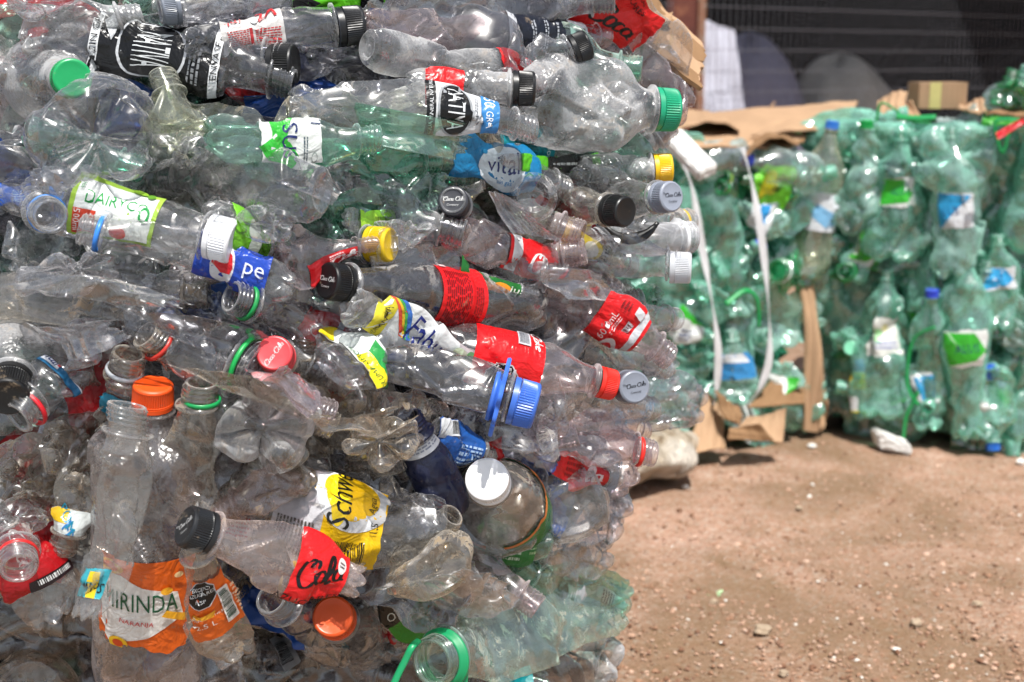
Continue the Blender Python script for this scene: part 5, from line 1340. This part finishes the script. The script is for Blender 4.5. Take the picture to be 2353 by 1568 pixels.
def boxm(x0, x1, y0, y1, z0, z1):
    return [(x0, y0, z0), (x1, y0, z0), (x1, y1, z0), (x0, y1, z0), (x0, y0, z1), (x1, y0, z1), (x1, y1, z1), (x0, y1, z1)], [(3, 2, 1, 0), (4, 5, 6, 7), (0, 1, 5, 4), (1, 2, 6, 5), (2, 3, 7, 6), (3, 0, 4, 7)]
link('post_web', mesh_from(*boxm(-.085, .050, -.03, .03, 0, 2.4), False), pe, [RUST.m])
link('post_flange', mesh_from(*boxm(.051, .085, -.05, .05, 0, 2.4), False), pe, [k2.m])
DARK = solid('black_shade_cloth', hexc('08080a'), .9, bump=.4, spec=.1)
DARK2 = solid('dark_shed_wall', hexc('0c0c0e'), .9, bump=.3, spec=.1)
se = empty('shed', Matrix.Translation(Vector((1.6, 11.5, 0))))
tag(se, 'dark open shed full of covered heaps behind the fence', 'shed')
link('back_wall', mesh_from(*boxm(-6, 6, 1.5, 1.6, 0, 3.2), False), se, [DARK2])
link('shade_roof', mesh_from(*boxm(-6.2, 6.2, -4.4, 1.8, 3.2, 3.3), False), se, [DARK2])  # out of view, added and extended forward to keep wall and heaps shaded
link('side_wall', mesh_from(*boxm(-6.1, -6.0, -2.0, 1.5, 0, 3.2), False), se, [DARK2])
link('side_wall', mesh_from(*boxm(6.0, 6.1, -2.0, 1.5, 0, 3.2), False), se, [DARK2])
def heap(name, u0, u1, vtop, d, mat, label, cat, seed, depth=.5, sharp=1.0, amp=.06):
    """a crumpled mound standing on the ground"""
    rs = np.random.RandomState(seed)
    x0 = P(u0, 140, d); x1 = P(u1, 140, d); top = P((u0 + u1) / 2, vtop, d).z
    cx, w = (x0.x + x1.x) / 2, (x1.x - x0.x) / 2
    nu, nv = 64, 40
    th = np.linspace(0, 2 * math.pi, nu, endpoint=False); ph = np.linspace(0, 1, nv)
    V = []
    k = rs.uniform(0, 6.28, 12)
    for t in ph:
        rr = (1 - t ** (2.2 * sharp)) ** (1 / 2.2) if t < 1 else 0.0
        for a in th:
            q = 1 + amp * (math.sin(3 * a + k[0] + 4 * t) + .7 * math.sin(7 * a + k[1] - 6 * t) + .5 * math.sin(11 * a + 9 * t + k[2]))
            V.append((w * rr * math.cos(a) * q, depth * rr * math.sin(a) * q, top * t * (1 + amp * .6 * math.sin(4 * a + k[3]))))
    o = link(name, mesh_from(V, grid_faces(nv, nu), True), None, [mat])
    o.location = (cx, x0.y, 0)
    tag(o, label, cat)
    return o
SHEETW = solid('white_woven_sheet', hexc('aeaebb'), .8, .05, bump=.4)
sx = P(1628, 140, 7.6)
o = sheet('hanging_sheet', [P(1560, 330, 7.6), P(1722, 330, 7.55), P(1688, 66, 7.7), P(1560, 40, 7.7)], 'white woven sheet hanging behind the rusty post', 'sheet', nu=26, nv=26, bend=(.05, .02), wob=.03, seed=4, mat=SHEETW, thick=.003)
heap('bulk_bag', 1560, 1880, 84, 8.6, solid('dark_violet_grey_bag', hexc('74748a'), .8, bump=.5), 'dark violet grey bulk bag slumped behind the fence', 'bulk bag', 5, amp=.05)
heap('rubble_heap', 1770, 2090, 130, 8.9, solid('speckled_grey_heap', hexc('a09e98'), .95, .3, hexc('3a3937')[:3], bump=1.0), 'speckled grey heap behind the fence', 'heap', 6, amp=.05)
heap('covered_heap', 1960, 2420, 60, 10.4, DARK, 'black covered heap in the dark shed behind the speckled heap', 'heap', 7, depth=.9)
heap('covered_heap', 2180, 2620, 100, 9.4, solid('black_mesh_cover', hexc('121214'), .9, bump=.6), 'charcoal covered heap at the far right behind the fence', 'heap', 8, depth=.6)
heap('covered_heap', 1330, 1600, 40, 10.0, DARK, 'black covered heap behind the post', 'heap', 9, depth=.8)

# unseen grey ground added for neutral reflections and fill on the bale
k = NT('bounce_grey')
p = k.n('ShaderNodeBsdfPrincipled'); p.inputs['Roughness'].default_value = .9
n = k.noise(k.coord(), 1.5, 6.0, .65)
k.l(k.ramp(n, [(.3, hexc('767674')), (.7, hexc('a0a09d'))]), p.inputs['Base Color']); k.l(p.outputs[0], k.out.inputs[0])
tag(link('added_bounce_sheet', mesh_from([(-30, -40, .004), (30, -40, .004), (30, .9, .004), (-30, .9, .004)], [(0, 1, 2, 3)], False), None, [k.m]), 'unseen grey ground sheet added to bounce neutral light onto the near bale', 'added_bounce_sheet', kind='structure')
# ------------------------------------------------------------------ the two far bales of green bottles
GA = pet('far_aqua', tint=(.56, .87, .76), haze=.36, hazec=(.34, .72, .58), refl=.17, rough=.15, dirt=.05)
GB = pet('far_pale_green', tint=(.68, .90, .82), haze=.36, hazec=(.48, .78, .68), refl=.17, rough=.15, dirt=.05)
GC = pet('far_bottle_green', tint=(.16, .62, .34), haze=.22, hazec=(.06, .42, .18), refl=.17, rough=.15, dirt=.04)
GD = pet('far_grey_green', tint=(.74, .86, .82), haze=.22, hazec=(.52, .62, .60), refl=.17, rough=.08, dirt=.05)
GE = pet('far_olive_clear', tint=(.84, .86, .74), haze=.24, hazec=(.58, .60, .46), refl=.17, rough=.08)
A0, A1 = G(1440, 1068), G(1838, 1016)
B0, B1 = G(1858, 998), G(2372, 1052)
def plane_depth(p, q, lift=0.0):
    n = Vector((q.y - p.y, -(q.x - p.x), 0)).normalized()
    def f(u, v):
        r = P(u, v, 1.0) - CAM
        return (p - CAM).dot(n) / r.dot(n)
    return f, n
DA, NA = plane_depth(A0, A1)
DB, NB = plane_depth(B0, B1)
NH = len(HEROES)
def GR(label, base, neck, w, Df=DB, mat=GA, lm=None, grp='green bottles packed in the far bales', **k):
    k.setdefault('crumple', .16); k.setdefault('flat', .5); k.setdefault('nr', .0135)
    return B(label, base, neck, w, mat=mat, Df=Df, lm=lm, group=grp, rows=40, cols=44, **k)
LIME, SKY = '#3bb534', '#35a4dc'
def salus(t, c, rot=-90, s=.022):
    return [('poly', [(.9, 1), (.9, .35), (.45, .1), (.2, .3), (.05, .9), (.3, 1)], c), ('txt', t, .52, .48, s, rot, '#1f2c68', 0, .85)]
# far right bale: bottles one can tell apart
GR('pale bottle with a white and sky blue square wrapper lettered in navy', (2190, 640, 0), (2186, 292, 0), 150, mat=GB, flat=.2, wrap=wr(.34, .58, -44, 40, '#dfe2e6', [('poly', [(1, 1), (.9, .1), (.1, .75), (.0, .95)], SKY), ('txt', 'LUS', .5, .55, .021, -90, '#1f2c68', 0, .9)], torn=.05), lm='the sky blue square wrapper')
GR('aqua bottle with a lime wrapper lettered in navy near the bale top', (2052, 600, 1), (2070, 300, 1), 120, flat=.3, wrap=wr(.42, .66, -44, 46, '#e0e3e0', salus('ALUS', LIME, -80, .014), torn=.12), lm='the upper lime wrapper')
GR('aqua bottle with a large lime wrapper lettered in navy in the lower right', (2222, 1010, -1), (2216, 560, 0), 136, mat=GA, flat=.2, ribs=8, wrap=wr(.38, .58, -50, 58, '#e4e6e4', salus('ALUS', LIME, -88, .021), torn=.10), lm='the large lime wrapper')
GR('tilted aqua bottle with a torn lime and white wrapper', (1950, 640, 1), (2060, 500, 1), 110, wrap=wr(.2, .75, -66, 66, '#e6e8e6', salus('ALU', LIME, -40, .020), torn=.16), lm='the torn lime wrapper')
GR('ribbed aqua bottle with a torn white wrapper printed in pale green', (2030, 960, -1), (2040, 620, 1), 128, ribs=9, flat=.2, wrap=wr(.42, .70, -50, 60, '#e6e8e2', [('ell', .5, .7, .2, .16, '#8fc48a'), ('lines', .2, .2, .4, .7, 2, '#8a8fc0', 1), ('ell', .7, .5, .1, .1, '#d8d49a')], torn=.1), lm='the pale green printed wrapper')
GR('olive clear bottle with a blue cap and a white wrapper at the bale corner', (1846, 640, -1), (1914, 278, 0), 92, mat=GE, flat=.15, crumple=.08, cap=cap('#2f74c8'), wrap=wr(.32, .56, -80, 80, '#dfe4ea', [('poly', [(.2, 0), (.5, .2), (.7, .5), (.4, .6), (.1, .3)], '#7fb8e0')]), lm='the blue capped corner bottle')
GR('upright aqua bottle with a green cap at the bale top', (1976, 500, 1), (1992, 276, 0), 100, mat=GB, flat=.2, cap=cap('#0f9a48'), lm='the upright green cap')
GR('clear grey bottle with a green cap beside the cardboard edge', (1770, 430, 1), (1830, 292, 1), 84, mat=GD, flat=.3, cap=cap('#18a05c'), lm='the green cap by the cardboard edge')
GR('dark aqua bottle standing with a royal blue cap', (2146, 930, 1), (2142, 664, -2), 108, mat=GA, flat=.2, crumple=.1, cap=cap('#3049c8'), lm='the royal blue cap')
GR('bottle green mouth with a round ring facing out of the right-hand bale', (1955, 640, 14), (1944, 624, -2), 110, mat=GC, ring='#0f8a3c', nr=.020, lm='the round green mouth')
GR('bottle green mouth with pale rim facing out lower left', (1960, 810, 12), (1955, 800, -2), 96, mat=GC, ring='#8fd8b4', nr=.015, cap=cap('#7ccaa6'), lm='the pale green cap')
GR('round crumpled pale green bottle bottom near the bale top', (1948, 470, -2), (1980, 480, 14), 130, mat=GB, crumple=.22, flat=.1, lm='the round pale bottom')
GR('large round star bottle bottom high in the right-hand bale', (2196, 360, -3), (2200, 380, 16), 190, mat=GB, crumple=.14, flat=.1, lm='the large star bottom')
GR('aqua bottle with a sky blue and white scrap wrapper at right', (2300, 760, 0), (2292, 540, 1), 92, wrap=wr(.42, .68, -60, 60, '#e4e8ec', salus('U', SKY, -90, .016), torn=.1), lm='the small sky blue wrapper')
GR('crumpled aqua bottle with a crushed sky blue wrapper lower centre', (2130, 990, -1), (2120, 780, 0), 90, crumple=.26, wrap=wr(.3, .66, -50, 60, '#e6e8ea', [('poly', [(.2, .2), (.9, .3), (.8, .8), (.1, .7)], SKY), ('txt', 'U', .5, .5, .02, -90, '#1f4c9c')], torn=.12), lm='the crushed sky blue wrapper')
GR('narrow bottle with a blue yellow and white printed sleeve', (1976, 966, -2), (1980, 800, -1), 44, flat=.3, crumple=.06, nr=.009, wrap=wr(.1, .85, -85, 85, '#e4e6e8', [('rect', .78, 0, 1, 1, '#3f8ed8'), ('rect', .45, 0, .76, 1, '#e8cc30'), ('ell', .66, .5, .06, .2, '#4f9a3c'), ('rect', .0, 0, .05, 1, '#d8d030')]), lm='the blue and yellow sleeve')
GR('aqua bottle with a white torn scrap right of the royal blue cap', (2240, 760, 0), (2270, 600, 1), 70, mat=GB, wrap=wr(.3, .7, -70, 40, '#e8eaec', torn=.2), lm='the white torn scrap')
GR('upside down aqua bottle with a blue cap at the bale foot', (2270, 840, 2), (2282, 1036, -1), 96, cap=cap('#1f62b8'), lm='the blue cap at the foot')
GR('aqua bottle with a tan cap standing on top of the right-hand bale', (2300, 246, 4), (2330, 160, 4), 74, mat=GC, lm='the bottle on the bale top')
GR('pale green bottle leaning at the far right top edge of the picture', (2350, 250, 6), (2362, 150, 5), 80, mat=GB)
GR('bottle green bottle standing tilted beside the far right top bottle', (2400, 262, 3), (2340, 196, 3), 84, mat=GC)
GR('grey green bottle lying on top of the right-hand bale', (2260, 232, 6), (2350, 216, 6), 60, mat=GD, flat=.3)
GR('white wrapped crushed bottle low in the right-hand bale', (2260, 1010, -1), (2250, 900, 0), 110, mat=GB, crumple=.26, wrap=wr(.3, .9, -60, 20, '#dfe4e0', torn=.2), lm='the white wrapper at the foot')
# left-hand bale
GR('big grey blue bottle lying along the top of the left-hand bale', (1600, 372, 2), (1760, 352, 2), 84, DA, GD, flat=.1, crumple=.06, lm='the big grey blue bottle')
GR('large clear grey bottle lying with a violet blue cap', (1880, 404, 0), (1708, 366, -1), 92, DA, GD, flat=.1, crumple=.06, cap=cap('#3a4fc4'), pinch=((.4, .12, .06),), lm='the violet blue cap')
GR('crushed bottle with a lime and yellow wrapper under the violet blue cap', (1826, 444, -1), (1700, 410, 0), 90, DA, GC, crumple=.2, wrap=wr(.1, .8, -86, 86, '#7ad834', [('ell', .6, .5, .2, .3, '#e8e034'), ('lines', .3, .3, .5, .6, 2, '#2c4a1c', 0)]), lm='the lime and yellow wrapper')
GR('bottle green mouth with a yellow green ring', (1720, 440, 10), (1662, 406, -1), 96, DA, GC, ring='#a8cc30', nr=.0135, lm='the yellow green ring')
GR('bright bottle green bottle with an open mouth facing out', (1730, 450, 10), (1654, 430, -1), 120, DA, GC, ring='#1fa648', nr=.0145, lm='the bright green mouth')
GR('white rimmed bottle green mouth near the vertical cardboard', (1850, 640, 8), (1786, 622, -2), 110, DA, GC, ring='#e2efe6', nr=.024, lm='the white rimmed mouth')
GR('pale bottle with a white and blue wrapper beside the strap', (1800, 520, 0), (1690, 470, 0), 76, DA, GB, wrap=wr(.3, .75, -80, 80, '#e4e8ea', [('rect', .2, .1, .6, .6, '#2f92d0')]), lm='the white and blue wrapper')
GR('aqua bottle with a royal blue cap in the left-hand bale', (1640, 620, 1), (1755, 560, -1), 70, DA, GA, cap=cap('#3050c0'), lm='the small royal blue cap')
GR('pale bottle with a blue wrapper low between the straps', (1690, 930, 0), (1680, 760, 1), 84, DA, GB, wrap=wr(.35, .7, -70, 70, '#3a8cc8', [('poly', [(.6, .2), (1, .3), (1, .9), (.7, .8)], '#e4e8ec')]), lm='the low blue wrapper')
GR('aqua bottle with a white and lime wrapper left of the strap', (1500, 720, 1), (1640, 780, 0), 96, DA, GA, wrap=wr(.3, .8, -80, 80, '#e2e6e4', [('poly', [(0, .6), (.9, .8), (.9, 1), (0, 1)], LIME), ('lines', .3, .2, .7, .5, 3, '#3a4470', 0)], torn=.1), lm='the white and lime wrapper')
GR('pale neck poking out at the foot of the left-hand bale', (1510, 1010, 2), (1596, 1030, -4), 62, DA, GD, lm='the pale neck at the foot')
GR('bottle with a white wrapper beside the vertical cardboard foot', (1800, 830, 1), (1790, 930, -1), 90, DA, GB, wrap=wr(.3, .8, -70, 60, '#e4e8e4', [('poly', [(0, .6), (1, .7), (1, 1), (0, 1)], LIME)], torn=.1), lm='the white wrapper by the cardboard foot')
GM = [(lm, mid) for _, lm, mid, _ in HEROES[NH:] if lm]
PG = [proto(20, GA, 46, 270, rows=40, cols=40, crumple=.22, flat=.75), proto(21, GB, 44, 260, rows=32, cols=36, crumple=.24, flat=.78), proto(22, GA, 50, 300, rows=32, cols=36, crumple=.18, ribs=8, flat=.3),
      proto(23, GC, 36, 230, None, '#12984a', rows=32, cols=36, ), proto(24, GD, 44, 260, '#58bc4a', rows=32, cols=36, flat=.75), proto(25, GA, 42, 250, '#dfe4e2', rows=32, cols=36, ), proto(26, GB, 48, 280, '#5fb0da', rows=32, cols=36, crumple=.24, flat=.7), proto(27, GA, 44, 270, None, '#2a62b8', rows=32, cols=36, )]
GK = ['aqua bottle', 'pale green bottle', 'ribbed aqua bottle', 'green capped bottle', 'lime banded bottle', 'white banded bottle', 'sky blue banded bottle', 'blue capped bottle']
wts = [6, 6, 4, 2, 1.3, 1.5, 1.3, 1]
def fill(p, q, nrm, height, ncol, nrow, seed, layers, upright):
    r = random.Random(seed)
    L = (q - p).length; ex = (q - p) / L
    for off in layers:
        for j in range(nrow):
            for i in range(ncol):
                x = (i + .5 + r.uniform(-.35, .35) + .5 * (j % 2) - .25) / ncol * L
                z = (j + .5 + r.uniform(-.3, .3)) / nrow * height
                c = p + ex * x + Vector((0, 0, z)) - nrm * (off + r.uniform(-.015, .02))
                i8 = r.choices(range(8), wts)[0]
                t = r.random()
                if t < upright: ax = Vector((0, 0, 1)) * r.choice((1, 1, -1)) + ex * r.gauss(0, .3) + nrm * r.gauss(0, .2)
                elif t < upright + .22:
                    ax = nrm * r.choice((-1, 1)) + ex * r.gauss(0, .3) + Vector((0, 0, r.gauss(0, .3)))
                    c = c - nrm * .11
                else: ax = ex * r.choice((-1, 1)) + Vector((0, 0, r.gauss(0, .4))) + nrm * r.gauss(0, .2)
                if j == nrow - 1: ax = ex * r.choice((-1, 1)) + Vector((0, 0, r.gauss(0, .15)))
                ax.normalize()
                sc = r.uniform(.95, 1.28)
                if c.z < .10: c.z = .10
                m = frame(c - ax * .13 * sc, ax, nrm, r.gauss(0, .4)) @ Matrix.Scale(sc, 4)
                place(PG[i8], m, near_label(GK[i8], c, GM), 'bottle', 'green bottles packed in the far bales')
fill(A0 + NA * .0, A1, NA, .70, 4, 9, 41, (.055,), .25)
fill(B0, B1, NB, .76, 6, 9, 43, (.055,), .55)
# dark insides
k = NT('compressed_green_inside')
p = k.n('ShaderNodeBsdfPrincipled'); co = k.coord()
n1 = k.noise(co, 12.0, 6.0, .7, 1.5)
k.l(k.ramp(n1, [(.3, hexc('0a2c20')), (.45, hexc('1f6a50')), (.6, hexc('5aa88c')), (.7, hexc('2c7a5e'))]), p.inputs['Base Color'])
p.inputs['Roughness'].default_value = .3
k.l(k.bump(n1, 1.0, .03), p.inputs['Normal']); k.l(p.outputs[0], k.out.inputs[0])
def core(p, q, nrm, h, deep, label):
    L = (q - p).length; ex = (q - p) / L
    rs = np.random.RandomState(5); nu, nv = 30, 30
    V = []
    for i in range(nu):
        for j in range(nv):
            V.append(p + ex * (L * i / (nu - 1)) + Vector((0, 0, .03 + (h - .06) * j / (nv - 1))) - nrm * (.085 + rs.normal(0, .01)))
    n = len(V); V += [w - nrm * deep for w in V]
    F = [tuple(f) for f in grid_faces(nu, nv, False)]; F += [tuple(i + n for i in f[::-1]) for f in F]
    edge = [i * nv for i in range(nu)] + [(nu - 1) * nv + j for j in range(1, nv)] + [i * nv + nv - 1 for i in range(nu - 2, -1, -1)] + [j for j in range(nv - 2, 0, -1)]
    for i in range(len(edge)):
        a, b = edge[i], edge[(i + 1) % len(edge)]
        F.append((b, a, a + n, b + n))
    tag(link('compressed_plastic', mesh_from(V, F, False), None, [k.m]), label, 'plastic mass', kind='stuff')
core(A0, A1, NA, .70, .6, 'dark green compressed inside of the left-hand far bale')
core(B0, B1 + (B1 - B0) * .5, NB, .76, .6, 'dark green compressed inside of the right-hand far bale')
# straps of the left-hand bale
STRAP = solid('white_strap', hexc('e6e6e8'), .5, .04, trans=.2)
def strap(pts, w, label, tw=0.6):
    path = [P(u, v, DA(u, v) - .05 - dd) for u, v, dd in spline([Vector(q) for q in pts], 12)]
    V = []; n = len(path)
    for i, c in enumerate(path):
        t = (path[min(i + 1, n - 1)] - path[max(i - 1, 0)]).normalized()
        s = t.cross(NA).normalized()
        a = tw * math.sin(i * .21) + .25
        s = s * math.cos(a) + NA * math.sin(a)
        V += [c - s * w / 2, c + s * w / 2, c + s * w / 2 - NA * .0015, c - s * w / 2 - NA * .0015]
    F = [tuple(f) for f in grid_faces(n, 4)] + [(3, 2, 1, 0), tuple((n - 1) * 4 + i for i in range(4))]
    tag(link('bale_strap', mesh_from([tuple(v) for v in V], F, False), None, [STRAP]), label, 'strap', 'white straps round the left-hand far bale')
strap([(1570, 372, .02), (1592, 440, 0), (1612, 560, 0), (1634, 680, .01), (1650, 800, .01), (1648, 890, .0), (1640, 930, 0)], .017, 'white strap hanging nearer the big near bale')
strap([(1708, 340, .0), (1730, 430, 0), (1752, 560, .01), (1766, 700, .01), (1768, 820, .01), (1748, 890, .0), (1718, 930, 0)], .017, 'white strap hanging nearer the vertical cardboard')
# green carrying handles
HND = capmat('#12904a', .0)
def handle(pts, r, Df, label):
    V, F = tube([P(u, v, Df(u, v) - .05 - dd) for u, v, dd in spline([Vector(q) for q in pts], 8)], r, 10, squash=.6)
    tag(link('carry_handle', mesh_from([tuple(v) for v in V], F, True), None, [HND]), label, 'handle', 'loose green carrying handles')
handle([(2014, 280, .0), (2024, 238, 0), (2056, 252, 0), (2084, 276, 0), (2140, 284, 0)], .0045, DB, 'bent green carrying handle on top of the right-hand bale')
handle([(2060, 268, .02), (2100, 272, .02), (2150, 270, .02)], .008, DB, 'flat green plastic strip on top of the right-hand bale')
handle([(2352, 276, .0), (2294, 276, .0), (2286, 300, 0), (2304, 352, 0), (2322, 300, 0), (2352, 284, 0)], .005, DB, 'green carrying handle hanging at the right edge')
handle([(1668, 700, .0), (1712, 668, .0), (1740, 690, 0), (1744, 752, 0)], .007, DA, 'thick green carrying handle between the two straps')
handle([(2110, 930, .0), (2090, 900, 0), (2084, 860, .0), (2100, 780, 0), (2150, 752, 0)], .005, DB, 'curved green carrying handle below the royal blue cap')
handle([(2076, 1010, .0), (2082, 960, 0), (2096, 930, .0), (2110, 900, 0)], .006, DB, 'short green plastic strip at the foot of the right-hand bale')
RW = solid('red_white_scrap', hexc('c81e28'), .4)
dd = DB(2325, 295) - .09
sheet('printed_scrap', [P(2288, 306, dd), P(2350, 270, dd), P(2356, 284, dd), P(2292, 322, dd)], 'red and white striped printed scrap at the right edge', 'scrap', nu=10, nv=6, thick=.002, wob=.002, mat=RW)
# cardboard round the far bales
cg = 'cardboard pieces round the far bales'
def cs(pts, Df, label, **kw):
    kw.setdefault('group', cg)
    sheet(kw.pop('name', 'cardboard_sheet'), [P(u, v, Df(u, v) + dd) for u, v, dd in pts], label, **kw)
cs([(1560, 335, -.02), (1800, 352, .0), (1970, 238, .42), (1600, 268, .42)], DA, 'broad brown cardboard sheet covering the left-hand bale top', bend=(.008, .006), wob=.004, seed=3, nu=34)
cs([(1520, 300, .06), (1700, 300, .06), (1690, 262, .44), (1540, 272, .44)], DA, 'cardboard sheet end behind the foam plank', bend=(.015, 0), wob=.006, seed=4)
cs([(1700, 325, .02), (1930, 300, .12), (1972, 236, .5), (1760, 262, .5)], DA, 'upper cardboard sheet with a slanting end on the left-hand bale top', bend=(.012, 0), wob=.004, seed=5)
cs([(1712, 292, .3), (1748, 274, .3), (1782, 236, .42), (1750, 262, .4)], DA, 'thin cardboard strip sticking up from the left-hand bale top', bend=(.0, 0), wob=.003, seed=6)
cs([(1710, 356, -.05), (1830, 330, -.03), (1850, 318, .1), (1700, 330, .1)], DA, 'curled cardboard edge overhanging the violet blue cap', bend=(.02, 0), wob=.005, seed=7, mat=CARD2)
cs([(1846, 990, -.06), (1878, 994, -.02), (1868, 640, .02), (1836, 640, -.03)], DB, 'tall narrow cardboard strip standing between the two far bales', bend=(.012, .02), wob=.006, seed=8, nu=26, nv=30)
cs([(1880, 990, .0), (1906, 960, .02), (1890, 860, .04), (1862, 900, .0)], DB, 'crumpled cardboard tail at the foot of the tall strip', bend=(.01, .0), wob=.01, seed=9)
cs([(1578, 1046, -.12), (1668, 1032, -.12), (1664, 960, -.02), (1620, 900, .0)], DA, 'folded cardboard flap standing on the soil left of the straps', bend=(.01, 0), wob=.004, seed=10)
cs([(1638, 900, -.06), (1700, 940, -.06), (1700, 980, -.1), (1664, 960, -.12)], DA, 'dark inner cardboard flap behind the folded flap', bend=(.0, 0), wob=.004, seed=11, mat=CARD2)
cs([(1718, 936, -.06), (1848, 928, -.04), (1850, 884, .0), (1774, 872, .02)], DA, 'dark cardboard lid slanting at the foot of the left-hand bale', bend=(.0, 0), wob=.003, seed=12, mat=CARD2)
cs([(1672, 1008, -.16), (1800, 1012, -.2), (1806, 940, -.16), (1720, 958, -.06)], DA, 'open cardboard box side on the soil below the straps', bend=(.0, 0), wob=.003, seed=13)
cs([(1672, 1008, -.17), (1780, 1014, -.22), (1746, 974, -.2), (1676, 984, -.16)], DA, 'shaded cardboard flap folded in front of the open box side', bend=(.0, 0), wob=.002, seed=14, mat=CARD2)  # dark sheet put in for the shadow triangle on the box
cs([(2014, 268, .05), (2070, 282, .05), (2086, 210, .12), (2018, 224, .12)], DB, 'small brown cardboard piece behind the bent green handle', wob=.006, seed=15)
cs([(2072, 276, .12), (2118, 268, .12), (2096, 236, .2), (2074, 232, .2)], DB, 'tan cardboard wedge left of the taped box', wob=.006, seed=16)
a = P(2110, 250, DB(2110, 250) + .2); b = P(2220, 250, DB(2220, 250) + .2)
hv = Vector((0, 0, .062)); tv = Vector((0, .10, 0))
bx = empty('cardboard_box', Matrix.Translation(a)); tag(bx, 'brown cardboard box with a yellowish tape strip on the right-hand bale', 'box')
pts = [Vector((0, 0, 0)), b - a, b - a + tv, tv]
link('box_body', mesh_from([tuple(q) for q in pts] + [tuple(q + hv) for q in pts], [(3, 2, 1, 0), (4, 5, 6, 7), (0, 1, 5, 4), (1, 2, 6, 5), (2, 3, 7, 6), (3, 0, 4, 7)], False), bx, [CARD])
q0 = (b - a) * .22; q1 = (b - a) * .46; fo = Vector((0, -.002, 0))
link('tape_strip', mesh_from([tuple(q0 + fo), tuple(q1 + fo), tuple(q1 + fo + hv * 1.01), tuple(q0 + fo + hv * 1.01)], [(0, 1, 2, 3)], False), bx, [solid('yellowed_tape', hexc('c9bd7a'), .4)])
cs([(2265, 262, -.04), (2400, 268, -.06), (2400, 236, .1), (2330, 246, .1)], DB, 'cardboard sheet tip overhanging the right edge of the bale', wob=.004, seed=18, mat=CARD2)
cs([(2200, 256, .1), (2268, 250, .1), (2262, 232, .3), (2210, 234, .3)], DB, 'flat cardboard sheet lying right of the taped box', wob=.005, seed=19)
